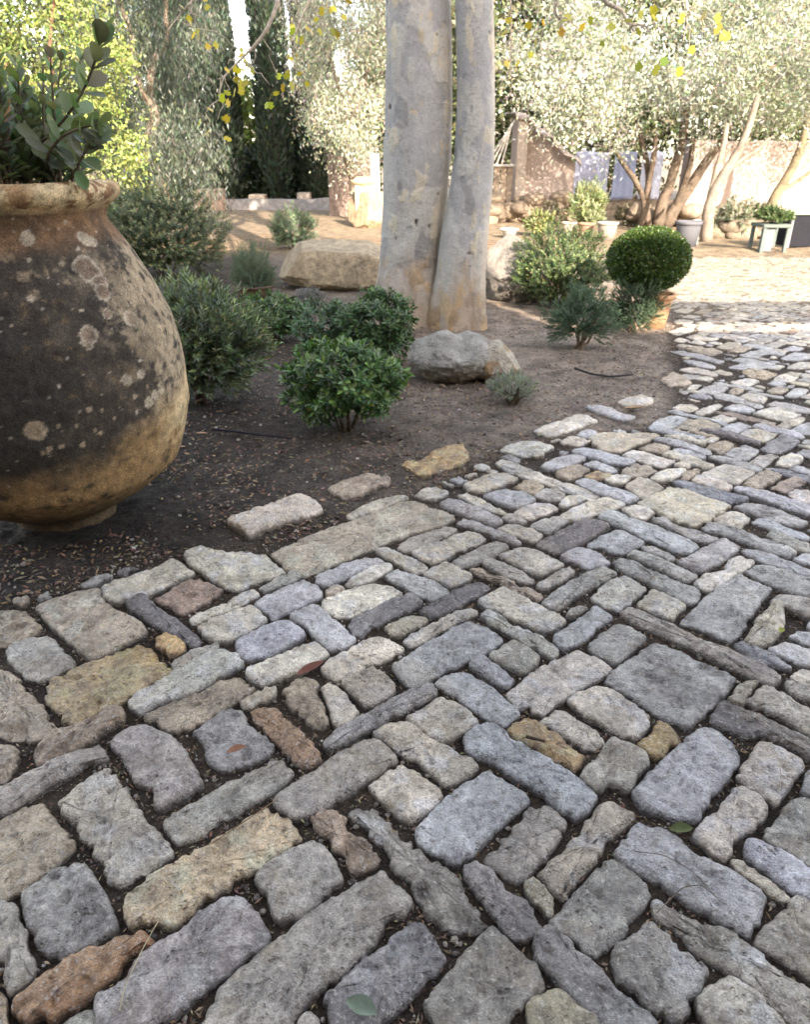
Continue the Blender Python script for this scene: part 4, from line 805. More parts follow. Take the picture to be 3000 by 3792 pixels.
c = np.tile(np.array([.062, .05, .037]), (len(V), 1)) * (.5 + 1.0 * n2)[:, None]; c = mixc(c, (.17, .115, .06), sst(.56, .68, n2 * .4 + n3 * .6) * .7)
c = mixc(c, (.046, .039, .031), sst(.45, .62, n1))
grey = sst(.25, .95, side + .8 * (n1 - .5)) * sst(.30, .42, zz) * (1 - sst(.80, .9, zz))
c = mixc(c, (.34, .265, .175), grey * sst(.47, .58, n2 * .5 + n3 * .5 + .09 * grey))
c = mixc(c, (.30, .235, .155), sst(.735, .80, zz + .16 * (n2 - .5)) * sst(.54, .66, n3 * .5 + n2 * .5) * .6)
c = mixc(c, (.20, .115, .06), sst(.82, .87, zz + .07 * (n1 - .5)) * (.55 + .45 * sst(.35, .6, n2)))
low = 1 - sst(-.06, .05, zz - (.23 + .19 * sst(-.4, .95, side)) - .16 * (n1 - .5) - .05 * (n2 - .5))
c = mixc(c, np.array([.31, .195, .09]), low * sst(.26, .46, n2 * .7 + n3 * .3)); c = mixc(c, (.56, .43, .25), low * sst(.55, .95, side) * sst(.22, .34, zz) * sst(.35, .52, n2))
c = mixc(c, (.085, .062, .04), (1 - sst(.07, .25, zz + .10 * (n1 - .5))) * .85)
rim = sst(.925, .945, zz); c = mixc(c, (.60, .46, .27), rim); c = mixc(c, (.22, .12, .06), rim * sst(.52, .6, n2)); c = mixc(c, (.40, .25, .12), rim * sst(.5, .62, n1) * .7)
spk = sst(.83, .86, fbm(V, 48, 2, .5, 8)) * (1 - low) * (1 - rim); c = mixc(c, (.44, .39, .31), spk * .7)
def on_jar(px, py):
    d = ray(px / D, py / D)
    for k in np.arange(2.2, 3.4, .004):
        q = np.array([0, 0, EYE]) + d * k; z = q[2] - JZ
        if 0 < z < HT and math.hypot(q[0] - JX, q[1] - JY) < np.interp(z, ps[:, 1], ps[:, 0]): return q - np.array([JX, JY, JZ])
for x, y, r, colr in ((323, 1000, 50, 0), (370, 1050, 30, 0), (381, 1081, 30, 0), (396, 1164, 17, 0), (327, 1238, 34, 1), (326, 1280, 15, 1), (100, 885, 24, 2), (308, 885, 26, 2), (340, 895, 20, 2), (485, 1180, 30, 1), (131, 1596, 36, 3), (331, 1519, 11, 3), (375, 1519, 9, 3), (305, 1647, 10, 3), (227, 1652, 9, 3), (181, 1660, 9, 3), (157, 1677, 9, 3), (178, 1676, 7, 3), (351, 1593, 7, 3), (369, 1603, 7, 3), (282, 1576, 7, 3), (216, 1575, 7, 3), (420, 1550, 6, 3), (550, 1490, 20, 2), (575, 1463, 20, 2), (597, 1445, 16, 2), (590, 1425, 9, 2), (523, 1385, 18, 2), (470, 1405, 20, 2), (500, 1469, 10, 3), (631, 1433, 12, 3), (545, 1430, 8, 3), (112, 1105, 12, 2), (105, 965, 7, 2), (40, 1205, 5, 2), (95, 1236, 5, 2), (265, 1147, 5, 2), (300, 1150, 6, 2)):
    q = on_jar(x, y)
    if q is None: continue
    d = np.linalg.norm(V - q, axis=1) / (r / 930.) * (1 + .30 * (fbm(V, 38, 2, seed=x) - .5) * 2); m = 1 - sst(.86, 1.0, d); edge = sst(.66, .86, d) * m
    col = [(.19, .135, .095), (.24, .18, .125), (.36, .30, .215), (.34, .26, .175)][colr]
    c = mixc(c, np.array(col), m * .95); c = mixc(c, (.46, .40, .30), edge * (.75 if colr < 2 else .2))
jar = thing('storage_jar', (JX, JY, JZ), 'huge weathered clay jar blotched black and ochre, planted with a grey-green shrub', 'jar')
link('body', make_mesh('body', V, F, c), M['jar'], jar)
s = np.linspace(0, 2 * math.pi, 40, endpoint=False); ri = pr[-1, 0] - .05
b = Bag(); b.add(np.concatenate([np.stack([ri * np.cos(s), ri * np.sin(s), s * 0 + HT - .05], 1), [[0, 0, HT - .03]]]), [(i, (i + 1) % 40, 40) for i in range(40)], (.05, .04, .03)); b.build('potting_soil', M['soil'], jar, True)

# the shrub growing in the jar: paired woolly leaves along long stems
jp = thing('jar_shrub', (JX, JY, JZ + HT - .05), 'shrub with oval woolly grey-green leaves growing out of the clay jar', 'shrub')
def jar_pt(px, py, Y): return P(px, py, Y) - np.array([JX, JY, JZ + HT - .05])
stems = []
def stem_px(pts, n, L, lift=0): stems.append(([jar_pt(*p) for p in pts], n, L))
stem_px([(60, 378, 2.95), (60, 320, 2.88), (105, 285, 2.80), (150, 235, 2.72), (185, 175, 2.66), (205, 110, 2.62), (212, 76, 2.62)], 13, .10)
stem_px([(110, 378, 2.9), (95, 330, 2.8), (130, 285, 2.7), (175, 268, 2.66), (205, 262, 2.64)], 9, .085)
stem_px([(45, 378, 3.0), (40, 300, 2.95), (30, 230, 2.9), (50, 190, 2.85)], 9, .09)
stem_px([(150, 378, 2.85), (165, 345, 2.75), (185, 310, 2.70), (205, 285, 2.68)], 8, .085)
stem_px([(20, 378, 2.9), (5, 300, 2.85), (-25, 220, 2.8), (-40, 150, 2.8)], 10, .09)
for k in range(95):
    a = RN.uniform(0, 6.28); r0 = RN.uniform(.05, .34); r1 = r0 + RN.uniform(-.02, .12); h = RN.uniform(.12, .44)
    st = np.array([r0 * math.cos(a), r0 * math.sin(a), 0.0]); e = np.array([r1 * math.cos(a), r1 * math.sin(a), h]); stems.append(([st, (st * .6 + e * .4) + [0, 0, .04], e], RN.randrange(8, 12), RN.uniform(.055, .085)))
VV, FF, CC, n0 = [], [], [], 0; sb = Bag()
for pts, n, L in stems:
    pts = np.array(pts); t = np.linspace(0, len(pts) - 1, 24); q = np.stack([np.interp(t, range(len(pts)), pts[:, k]) for k in range(3)], 1)
    for _ in range(4): q[1:-1] = (q[:-2] + 2 * q[1:-1] + q[2:]) / 4
    sb.tube(q, np.linspace(.0065, .003, 24), 6, (.16, .13, .09))
    ti = np.linspace(5, 23, n).astype(int); ax = unit(np.gradient(q, axis=0))[ti]; u = unit(np.cross(ax, [.2, -.9, .3])); w = np.cross(ax, u)
    for sgn in (1, -1):
        a = (np.arange(n) % 2) * 1.35 + RN.uniform(0, 1.5) * 0 + NG.normal(0, .25, n); rad = (np.cos(a)[:, None] * u + np.sin(a)[:, None] * w) * sgn
        inc = np.linspace(1.15, .45, n)[:, None] + NG.normal(0, .12, (n, 1)); d = ax * np.cos(inc) + rad * np.sin(inc); nr = ax * np.sin(inc) - rad * np.cos(inc)
        v, f, cc = leaves(q[ti], d, nr, L * np.linspace(1.0, .72, n), L * .54, OVAL, np.array([.17, .215, .135]) * RN.uniform(.6, 1.15), .16)
        VV.append(v); FF.append(f + n0); CC.append(cc); n0 += len(v)
link('foliage', make_mesh('foliage', np.concatenate(VV), np.concatenate(FF), np.concatenate(CC)), M['leaf'], jp); sb.build('stem', M['wood'], jp, True)
a, b_ = P(14, 400, 2.8), P(13, 208, 2.8); b = Bag(); b.tube([a, b_], [.011, .011], 8, (.42, .20, .09)); tag(b.build('plant_stake', M['wood'], None, True), 'reddish wooden stake standing in the jar among the leaves', 'stake')

# ------------------------------------------------------------------ the twin-stemmed tree
def bark_stem(rows, Y, top, seed, parent, name='stem'):
    c = []
    for y, a, b in rows[::-1]:
        l, r = P(a, y, Y), P(b, y, Y); c.append(((l[0] + r[0]) / 2, Y, l[2], (r[0] - l[0]) / 2))
    c[0] = (c[0][0], Y, -.12, c[0][3] * 1.08); c += top; c = np.array(c)
    zs = np.concatenate([np.linspace(-.12, 2.9, 330), np.linspace(3.0, c[-1, 2], 50)]); q = np.stack([np.interp(zs, c[:, 2], c[:, k]) for k in (0, 1, 3)], 1)
    for _ in range(30): q[1:-1] = (q[:-2] + 2 * q[1:-1] + q[2:]) / 4
    seg = 150; th = np.linspace(0, 2 * math.pi, seg, endpoint=False)
    V = np.stack([q[:, 0][:, None] + q[:, 2][:, None] * np.cos(th), q[:, 1][:, None] + q[:, 2][:, None] * .92 * np.sin(th), np.repeat(zs[:, None], seg, 1)], 2).reshape(-1, 3)
    ctr = np.repeat(np.stack([q[:, 0], q[:, 1], zs], 1), seg, 0); P3 = V * np.array([1, 1, .5])
    flare = (1 - sst(.0, .55, V[:, 2])) * (.10 + .22 * np.abs(np.sin(np.tile(th, len(zs)) * 2.5 + seed)))
    k = 1 + .10 * (fbm(P3, 2.2, 3, seed=seed) - .5) + .03 * (fbm(P3, 14, 3, seed=seed + 1) - .5) + flare; V[:, :2] = ctr[:, :2] + (V[:, :2] - ctr[:, :2]) * k[:, None]
    n1, n2, n3, n4 = fbm(P3, 5, 3, .5, seed + 2), fbm(P3, 9, 3, .5, seed + 3), fbm(P3, 13, 3, .5, seed + 4), fbm(P3, 3, 3, .5, seed + 5)
    cc = np.tile(np.array([.30, .305, .295]), (len(V), 1)); cc = mixc(cc, (.275, .28, .28), sst(.46, .58, n4) * .8); cc = mixc(cc, (.37, .37, .335), sst(.51, .57, n1) * .8)
    cc = mixc(cc, (.55, .48, .31), sst(.65, .70, n2) * .4); cc = mixc(cc, (.46, .36, .19), sst(.73, .78, n3) * .45); cc = mixc(cc, (.13, .135, .14), sst(.70, .72, fbm(P3, 5.5, 3, .5, seed + 7)) * .5)
    ln = np.abs(fbm(V * [1, 1, 1.6], 7, 3, .5, seed + 8) - .5); cc = mixc(cc, (.14, .12, .10), (1 - sst(.002, .008, ln)) * .45)
    sp = sst(.83, .86, fbm(V * [1, 1, .7], 13, 2, .5, seed + 9)); cc = mixc(cc, (.05, .04, .035), sp)
    th2 = np.tile(th, len(zs)); cc = mixc(cc, (.52, .46, .37), sst(.55, .95, np.cos(th2 - .1) + .5 * (n1 - .5)) * .75)  # side light painted in: cream on the right flank of each stem
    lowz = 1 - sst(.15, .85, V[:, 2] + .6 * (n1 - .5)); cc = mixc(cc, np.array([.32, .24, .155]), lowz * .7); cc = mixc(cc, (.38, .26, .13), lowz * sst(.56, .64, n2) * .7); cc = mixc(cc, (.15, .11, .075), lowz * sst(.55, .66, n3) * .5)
    V[:, :2] += (V[:, :2] - ctr[:, :2]) * (sst(.51, .55, n1) * .022 + sst(.65, .68, n2) * .015 - sp * .05)[:, None]
    i, j = np.meshgrid(np.arange(len(zs) - 1), np.arange(seg), indexing='ij'); F = np.stack([i * seg + j, i * seg + (j + 1) % seg, (i + 1) * seg + (j + 1) % seg, (i + 1) * seg + j], -1).reshape(-1, 4)
    o = np.array([parent.location[:]]); return link(name, make_mesh(name, V - o, F, cc), M['bark'], parent)
TX, TY = .25, 7.0
plane = thing('plane_tree', (TX, TY, 0), 'big pale tree with twin trunks of flaking mottled bark and a few yellow leaves', 'tree')
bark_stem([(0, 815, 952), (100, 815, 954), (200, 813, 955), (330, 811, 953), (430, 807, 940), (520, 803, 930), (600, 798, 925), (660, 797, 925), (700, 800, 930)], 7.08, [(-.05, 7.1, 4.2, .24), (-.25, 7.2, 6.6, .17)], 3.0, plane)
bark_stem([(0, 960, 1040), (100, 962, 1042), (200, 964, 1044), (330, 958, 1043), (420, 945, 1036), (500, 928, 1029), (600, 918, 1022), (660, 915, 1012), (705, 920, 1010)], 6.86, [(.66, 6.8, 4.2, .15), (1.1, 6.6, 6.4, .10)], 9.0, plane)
LO = Vector((TX, TY, 0))
def limb(path_px, start, r0, nleaf, leafL, leafcol, seed):
    """a limb from high on the stem that arches over and hangs a twig into view"""
    pts = [np.array(start)] + [P(a, b, Y) for a, b, Y in path_px]; pts = np.array(pts); t = np.linspace(0, len(pts) - 1, 30); q = np.stack([np.interp(t, range(len(pts)), pts[:, k]) for k in range(3)], 1)
    for _ in range(3): q[1:-1] = (q[:-2] + 2 * q[1:-1] + q[2:]) / 4
    q += .05 * (np.stack([vn(np.stack([t * 1.7 + seed, t * 0 + k, t * 0], 1)) for k in range(3)], 1) - .5); q -= np.array(LO)
    bg = Bag(); w = 1 - np.linspace(0, 1, 30); bg.tube(q, r0 * w ** 1.6 + .004, 6, (.42, .36, .28)); P0, Dr = [], []
    for k in range(13):
        i = RN.randrange(10, 29); e = q[i] + np.array([RN.gauss(0, .16), RN.gauss(0, .16), -RN.uniform(.02, .26)]); bg.tube(curve(q[i], e, 6, .02, .08), np.linspace(.004, .002, 6), 5, (.42, .36, .28)); P0.append(e); Dr.append((RN.gauss(0, .5), RN.gauss(0, .5), -1))
    br = bg.build('branch', M['wood'], plane, True)
    P0, Dr = np.array(P0), np.array(Dr); m = max(1, nleaf // 13); p = np.repeat(P0, m, 0) + NG.normal(0, .045, (len(P0) * m, 3)); d = np.repeat(Dr, m, 0) + NG.normal(0, .5, (len(P0) * m, 3))
    v, f, c_ = leaves(p, d, NG.normal(0, 1, p.shape) + [0, -.6, .4], leafL, leafL * .9, LOBED, leafcol, .2)
    lf = make_mesh('leaves', v, f, c_, False); link('leaves', lf, M['far_leaf'], br)
YL = (.50, .42, .05)
limb([(700, -420, 6.6), (600, -150, 6.0), (585, 30, 5.8), (500, 130, 5.7), (455, 165, 5.7)], (-.2, 7.2, 6.3), .05, 48, .06, YL, 1)
limb([(640, -380, 7.5), (480, -120, 7.0), (400, 0, 6.8), (350, 60, 6.7)], (-.22, 7.2, 6.5), .05, 26, .062, YL, 2)
limb([(780, -420, 7.2), (720, -130, 6.7), (640, 20, 6.5), (600, 110, 6.4)], (-.15, 7.2, 6.0), .045, 39, .058, YL, 3)
limb([(1180, -420, 6.5), (1240, -140, 5.8), (1275, 0, 5.5), (1330, 45, 5.5), (1375, 70, 5.5)], (1.0, 6.6, 6.2), .05, 30, .06, (.36, .36, .06), 4)
limb([(1100, -420, 6.2), (1150, -140, 5.7), (1168, 0, 5.6), (1187, 48, 5.6)], (1.05, 6.6, 6.3), .05, 10, .055, YL, 5)
limb([(1380, -420, 6.8), (1450, -150, 6.2), (1455, 20, 6.0), (1465, 50, 6.0)], (1.1, 6.6, 6.4), .05, 24, .07, YL, 6)
limb([(1020, -300, 7.8), (1070, -60, 7.6), (1082, 20, 7.5), (1076, 200, 7.5)], (.95, 6.65, 6.0), .04, 24, .065, YL, 7)

pc = unit(NG.normal(0, 1, (190, 3))) * (NG.uniform(.25, 1, (190, 1)) ** .5) * np.array([4.6, 3.6, 2.3]) + np.array([-.9, 1.2, 10.4])
V, F, cc = leaves(np.repeat(pc, 55, 0) + NG.normal(0, .42, (190 * 55, 3)), NG.normal(0, 1, (190 * 55, 3)) + [0, 0, -.5], NG.normal(0, 1, (190 * 55, 3)) + [0, 0, .8], .17, .16, LOBED, (.34, .34, .06), .25)
link('crown', make_mesh('crown', V, F, cc, False), M['far_leaf'], plane)
b = Bag()
for k in range(16): b.tube(curve((-.45 if k % 2 else .8, 0.1, 5.6), pc[k * 7], 9, .3, 1.0), np.linspace(.10, .012, 9), 7, (.42, .38, .31))
b.build('limb', M['wood'], plane, True)

# ------------------------------------------------------------------ rocks
def rock(name, x, y, dims, seed, label, colr, cuts=(), rz=0.0, sink=.25, lump=.5, col2=None, sub=6, fn=None):
    V, F = ico(sub); V = V * (1 + lump * (fbm(V, 1.3, 3, seed=seed) - .5) + .12 * (fbm(V, 4, 3, seed=seed + 1) - .5))[:, None]
    for nrm, d in cuts:
        nrm = unit(np.array(nrm, float)); e = V @ nrm - d; V = V - nrm * (np.maximum(e, 0) * .88)[:, None]
    if fn is not None: V = fn(V)
    V = V * np.array(dims) + unit(V) * ((fbm(V * np.array(dims), 20, 4, .55, seed + 2) - .5) * .024)[:, None]
    c = np.tile(np.array(colr), (len(V), 1)) * (.7 + .6 * fbm(V, 6, 4, seed=seed + 3))[:, None]
    if col2 is not None: c = mixc(c, col2[0], col2[1](V))
    ca_, sa_ = math.cos(rz), math.sin(rz); V[:, :2] = V[:, :2] @ np.array([[ca_, sa_], [-sa_, ca_]])
    z = gz(x, y); V[:, 2] += dims[2] * (1 - sink)
    o = link(name, make_mesh(name, V, F, c), M['rock'], None, (x, y, z)); return tag(o, label, 'boulder')
def heart(V):
    V = V.copy(); V[:, 2] -= .22 * np.exp(-((V[:, 0] - .12) / .20) ** 2) * sst(-.1, .6, V[:, 2]); return V
q = G(965, 806); rock('boulder', .345, 5.15, (.305, .26, .185), 4.2, 'lichen grey boulder with a notched top at the foot of the twin trunks', (.30, .29, .25), (((.1, -.6, .75), .80),),   .05, .16, .22, ((.20, .15, .09), lambda V: (1 - sst(-.13, .02, V[:, 2])) * .7), fn=heart)
rock('boulder', .645, 5.09, (.165, .18, .15), 8.1, 'pale smooth wedge rock leaning against the notched boulder on its right', (.46, .41, .32), (((.7, -.3, .6), .62), ((-.2, -.9, .35), .7)), .2, .12, .3, ((.34, .2, .09), lambda V: sst(.6, .7, fbm(V, 12, 3, seed=3)) * .8))
rock('boulder', -.72, 9.3, (.88, .55, .335), 12.5, 'big sandy flat-topped boulder behind the shrubs left of the trunks', (.40, .32, .21), (((.15, -.2, 1), .62), ((.8, -.1, .75), .66), ((-1, -.2, .3), .78), ((0, -1, .12), .72)), -.05, .25, .25)
rock('boulder', 1.22, 8.45, (.44, .42, .38), 17.3, 'light grey boulder just right of the trunks beside a bush', (.22, .20, .17), (((.6, -.3, .8), .7), ((-.6, -.5, .6), .75)), .3, .2, .35)
rock('boulder', -.75, 17.9, (.62, .55, .50), 22.4, 'large warm sunlit boulder carrying the stone block at the back', (.38, .275, .17), (((-.9, -.4, .2), .6), ((.5, -.8, .2), .62), ((0, 0, 1), .7)), .2, .25, .25)

# ------------------------------------------------------------------ garden shrubs
def spot(cx, base, top, w, back=.7, hscale=1.0):
    """floor point, half width and height of a plant whose outline in the photo is known"""
    yf = max(G(cx, base)[1], .5); x, y = G(cx, base); dep = y * CT + EYE * ST; r = w / 2 * D * dep / FPX; y = y + r * back; X = P(cx, base, y)[0]; zt = P(cx, top, y)[2] - gz(X, y)
    return X, y, r, zt * hscale
PIT = (.060, .125, .05); PITY = (.20, .31, .10)
x, y, r, h = spot(733, 940, 724, 258); shrub('shrub', x, y, h * .56, (r, r * .9, h * .46), 'bright green rounded shrub with whorled leaves, nearest the paving', 'shrub', 330, 9, (.048, .019), OVAL, PIT, 'gloss_leaf', inc=(1.15, .75), shoot=.30, zmin=-.75, lump=.30, seed=2, top=PITY, f0=.62, inner=.6, jit=.2)
x, y, r, h = spot(800, 782, 612, 150); shrub('shrub', x, y, h * .54, (r, r * .9, h * .48), 'dark green whorled shrub between the bright shrub and the twin trunks', 'shrub', 300, 8, (.046, .018), OVAL, (.062, .115, .05), 'gloss_leaf', inc=(1.2, .8), shoot=.3, zmin=-.8, lump=.35, seed=4, top=(.10, .19, .07), f0=.6, inner=.6)
x, y, r, h = spot(690, 770, 640, 130); shrub('shrub', x, y, h * .56, (r, r * .8, h * .45), 'open blue-green shrub with bare twigs showing, touching the dark whorled one', 'shrub', 150, 8, (.045, .018), OVAL, (.085, .15, .09), 'gloss_leaf', inc=(1.2, .8), shoot=.4, zmin=-.6, lump=.5, seed=6, top=(.10, .18, .09), f0=.5, inner=.3, stems=12)
x, y, r, h = spot(583, 735, 622, 142); shrub('shrub', x, y, h * .54, (r, r * .9, h * .48), 'small dense dark shrub in front of the potted rosemary', 'shrub', 260, 8, (.045, .018), OVAL, (.058, .11, .048), 'gloss_leaf', inc=(1.2, .8), shoot=.3, zmin=-.8, lump=.3, seed=8, top=(.11, .20, .06), f0=.6, inner=.6)
x, y, r, h = spot(432, 885, 592, 305, .7); shrub('shrub', x, y, h * .52, (r, r * .85, h * .47), 'large loose shrub with narrow grey-green leaves right behind the jar', 'shrub', 560, 17, (.052, .0135), LANCE, (.10, .14, .085), 'gloss_leaf', inc=(1.0, .45), shoot=.42, zmin=-.8, lump=.5, seed=10, top=(.28, .33, .18), f0=.15, inner=.6, droop=.06, stems=14)  # pale tip colour also paints in leaf highlights
x, y, r, h = spot(350, 600, 392, 260, .6); shrub('shrub', x, y, h * .52, (r * 1.02, r * .85, h * .5), 'tall dark rounded bush in the second row, beyond the jar', 'bush', 1100, 14, (.042, .019), LANCE, (.06, .09, .045), 'leaf', inc=(1.2, .8), shoot=.2, zmin=-.85, lump=.4, seed=12, top=(.30, .31, .17), f0=.2, inner=.6)
x, y, r, h = spot(1172, 660, 488, 215, .7); shrub('shrub', x, y, h * .52, (r, r * .8, h * .5), 'wide green bush right of the trunks with a pale sunlit top', 'bush', 950, 12, (.036, .016), LANCE, (.075, .12, .05), 'leaf', inc=(1.2, .8), shoot=.22, zmin=-.85, lump=.45, seed=14, top=(.18, .21, .09), f0=.2, inner=.6)
x, y, r, h = spot(618, 530, 440, 105, .7); shrub('shrub', x, y, h * .52, (r, r, h * .5), 'small silvery bush beyond the flat-topped boulder', 'bush', 240, 12, (.06, .02), LANCE, (.16, .21, .14), 'leaf', inc=(1.0, .6), shoot=.35, zmin=-.85, lump=.4, seed=16, f0=.2)
x, y, r, h = spot(1215, 748, 610, 130, .6); shrub('shrub', x, y, h * .58, (r, r * .8, h * .44), 'feathery blue-green juniper on a thin crooked stem', 'juniper', 900, 22, (.017, .0055), BLADE, (.10, .16, .11), 'leaf', inc=(.9, .5), shoot=.24, zmin=-.8, lump=.75, seed=18, f0=.1, inner=.7, stems=9, droop=.12, stemcol=(.22, .17, .12))
x, y, r, h = spot(1335, 706, 602, 112, .3); shrub('shrub', x, y, h * .56, (r, r * .7, h * .46), 'low juniper spreading in front of the clipped ball pot', 'juniper', 800, 22, (.017, .0055), BLADE, (.10, .15, .095), 'leaf', inc=(.9, .5), shoot=.24, zmin=-.9, lump=.75, seed=20, f0=.1, inner=.7, droop=.12, stemcol=(.22, .17, .12))
LAV = (.27, .29, .27)
x, y, r, h = spot(1078, 862, 788, 106, .6); shrub('lavender', x, y, h * .56, (r, r, h * .46), 'little grey lavender tuft in front of the notched boulder', 'lavender', 150, 12, (.030, .0055), BLADE, LAV, 'leaf', inc=(.95, .35), shoot=.42, zmin=-.5, lump=.4, seed=22, f0=.3, inner=.4, stems=14, up=.15)
x, y, r, h = spot(653, 652, 607, 66, .5); shrub('lavender', x, y, h * .5, (r, r, h * .5), 'little violet-grey lavender mound against the flat-topped boulder', 'lavender', 170, 12, (.034, .006), BLADE, (.24, .23, .26), 'leaf', inc=(.9, .35), shoot=.42, zmin=-.5, lump=.3, seed=24, f0=.3, up=.15)
def pot(x, y, z, rt, rb, h, colr, label, cat='plant pot', lip=.03, m='clay', name='plant_pot'):
    b = Bag(); V, F = lathe([(.001, 0), (rb, 0), (rb + (rt - rb) * .8, h * .8), (rt - .004, h * .86), (rt + lip * .5, h * .88), (rt + lip * .6, h), (rt - .012, h), (rt - .03, h * .86), (.001, h * .84)], 36); b.add(V, F, colr)
    o = b.build(name, M[m], None, True); o.location = (x, y, z); return tag(o, label, cat)
# potted rosemary
x, y, r, h = spot(538, 640, 500, 106, .5); z = gz(x, y); ph = P(538, 600, y)[2] - z; pot(x, y, z, r * .78, r * .62, ph, (.13, .085, .06), 'dark clay pot holding the rosemary, behind the small dense shrub')
S, v = shell(420, (0, 0, 0), (r * .98, r * .98, 1), 0, .25, 26); E = np.array([0, 0, ph * .9]) + np.stack([S[:, 0], S[:, 1], S[:, 2] * (h - ph)], 1); St = np.array([0, 0, ph * .85]) + (E - [0, 0, ph * .9]) * np.array([.45, .45, .25])
p, d, nr = shoot_leaves(St, E, 46, .95, .5, .05); ros = thing('rosemary', (x, y, z), 'upright needle-leaved rosemary growing in a dark pot', 'rosemary'); v_, f_, c_ = leaves(p, d, nr, .030, .0042, BLADE, (.13, .18, .13), .25); link('foliage', make_mesh('foliage', v_, f_, c_), M['leaf'], ros)
b = Bag(); [b.tube([St[k], E[k]], [.004, .0015], 5, (.2, .17, .12)) for k in range(0, 60)]; b.build('stem', M['wood'], ros, True)
# clipped ball in its terracotta pot
x, y = G(1387, 700); y += .2; x = P(1382, 650, y)[0]; z = gz(x, y); dep = y * CT + EYE * ST; m_ = D * dep / FPX; zt = P(1382, 618, y)[2] - z
pot(x, y, z, 34 * m_, 25 * m_, zt, (.50, .30, .17), 'terracotta pot under the clipped box ball', lip=.035)
bx = P(1369, 545, y)[0] - x; top = P(1369, 480, y)[2] - z; bot = P(1369, 612, y)[2] - z; br = 79 * m_
ball = thing('box_topiary', (x, y, z), 'clipped green box ball standing in a terracotta pot', 'topiary')
cz, rzv = (top + bot) / 2, (top - bot) / 2
VV, FF, CC, n0 = [], [], [], 0
for n, s in ((13000, 1.0), (11000, .88), (9000, .74), (6000, .55)):
    v = unit(NG.normal(0, 1, (n, 3))); k = (1 + .10 * (fbm(v, 5, 3, seed=31) - .5)) * s * NG.uniform(.95, 1.03, n); p = np.array([bx, 0, cz]) + v * k[:, None] * np.array([br, br, rzv])
    col = mixc(np.tile(np.array([.045, .09, .026]), (n, 1)), (.12, .17, .03), NG.uniform(0, 1, n) ** 3 * (s == 1.0))
    v_, f_, c_ = leaves(p, v + NG.normal(0, .55, v.shape), v * .5 + NG.normal(0, .6, v.shape) + [0, 0, .5], .023, .014, BLADE, col, .3); VV.append(v_); FF.append(f_ + n0); CC.append(c_); n0 += len(v_)
link('foliage', make_mesh('foliage', np.concatenate(VV), np.concatenate(FF), np.concatenate(CC)), M['gloss_leaf'], ball)
b = Bag(); b.tube(curve((0, 0, zt * .8), (bx, 0, cz), 6, 0, .03), np.linspace(.022, .014, 6), 8, (.2, .16, .11)); [b.tube(curve((bx * .7, 0, cz - rzv * .6), (bx + RN.gauss(0, br * .5), RN.gauss(0, br * .5), cz + RN.gauss(0, rzv * .4)), 5, 0, .05), np.linspace(.009, .004, 5), 5, (.2, .16, .11)) for k in range(10)]; b.build('stem', M['wood'], ball, True)

# ------------------------------------------------------------------ trees at the back
def trunk_bag(paths, colr, seg=9):
    b = Bag()
    for pts, r0, r1 in paths: b.tube(pts, np.linspace(r0, r1, len(pts)), seg, colr, .25)
    return b
def vol(n, c, r, fill=.0, zmin=-1, lump=.4, seed=1.0):
    v = unit(NG.normal(0, 1, (n * 2, 3))); v = v[v[:, 2] > zmin][:n]; k = NG.uniform(fill, 1, len(v)) ** (1 / 2.2) * (1 + lump * 2 * (fbm(v, 1.9, 2, seed=seed) - .5)); return np.asarray(c) + v * k[:, None] * np.asarray(r)
def tree(name, x, y, c, r, ncl, nlf, spread, LW, col, label, cat, trunks, tcol=(.16, .125, .095), hang=.0, lump=.4, seed=1., fill=.25, tm=BLADE, zmin=-1, extra=None, jit=.32, group=None):
    t = thing(name, (x, y, gz(x, y)), label, cat, group); trunk_bag(trunks, tcol).build('trunk', M['wood'], t, True)
    C_ = vol(ncl, c, r, fill, zmin, lump, seed)
    if extra is not None: C_ = np.concatenate([C_] + [vol(k, cc, rr_, .2, -1, .4, seed + 3) for k, cc, rr_ in extra])
    V, F, cc = crown(len(C_), nlf, C_, spread, LW, col, tm, hang, jit); V[:, 2] = np.maximum(V[:, 2], .03)
    link('crown', make_mesh('crown', V, F, cc), M['far_leaf'], t); return t
def stems_px(base, Y, lst):
    """stems traced from the photo: list of ([(px,py)...], r0, r1), kept in the tree's own depth"""
    o = np.array([base[0], Y, gz(base[0], Y)]); out = []
    for k, (pp, r0, r1) in enumerate(lst):
        q = np.array([P(a, b_, Y + .25 * math.sin(k * 2.1) * i / len(pp)) for i, (a, b_) in enumerate(pp)]) - o; t = np.linspace(0, len(q) - 1, 16); q = np.stack([np.interp(t, range(len(q)), q[:, j]) for j in range(3)], 1)
        for _ in range(2): q[1:-1] = (q[:-2] + 2 * q[1:-1] + q[2:]) / 4
        out.append((q, r0, r1))
    return out
OL = (.36, .385, .315)
Yo = 17.0; bx0 = P(1385, 478, Yo)[0]
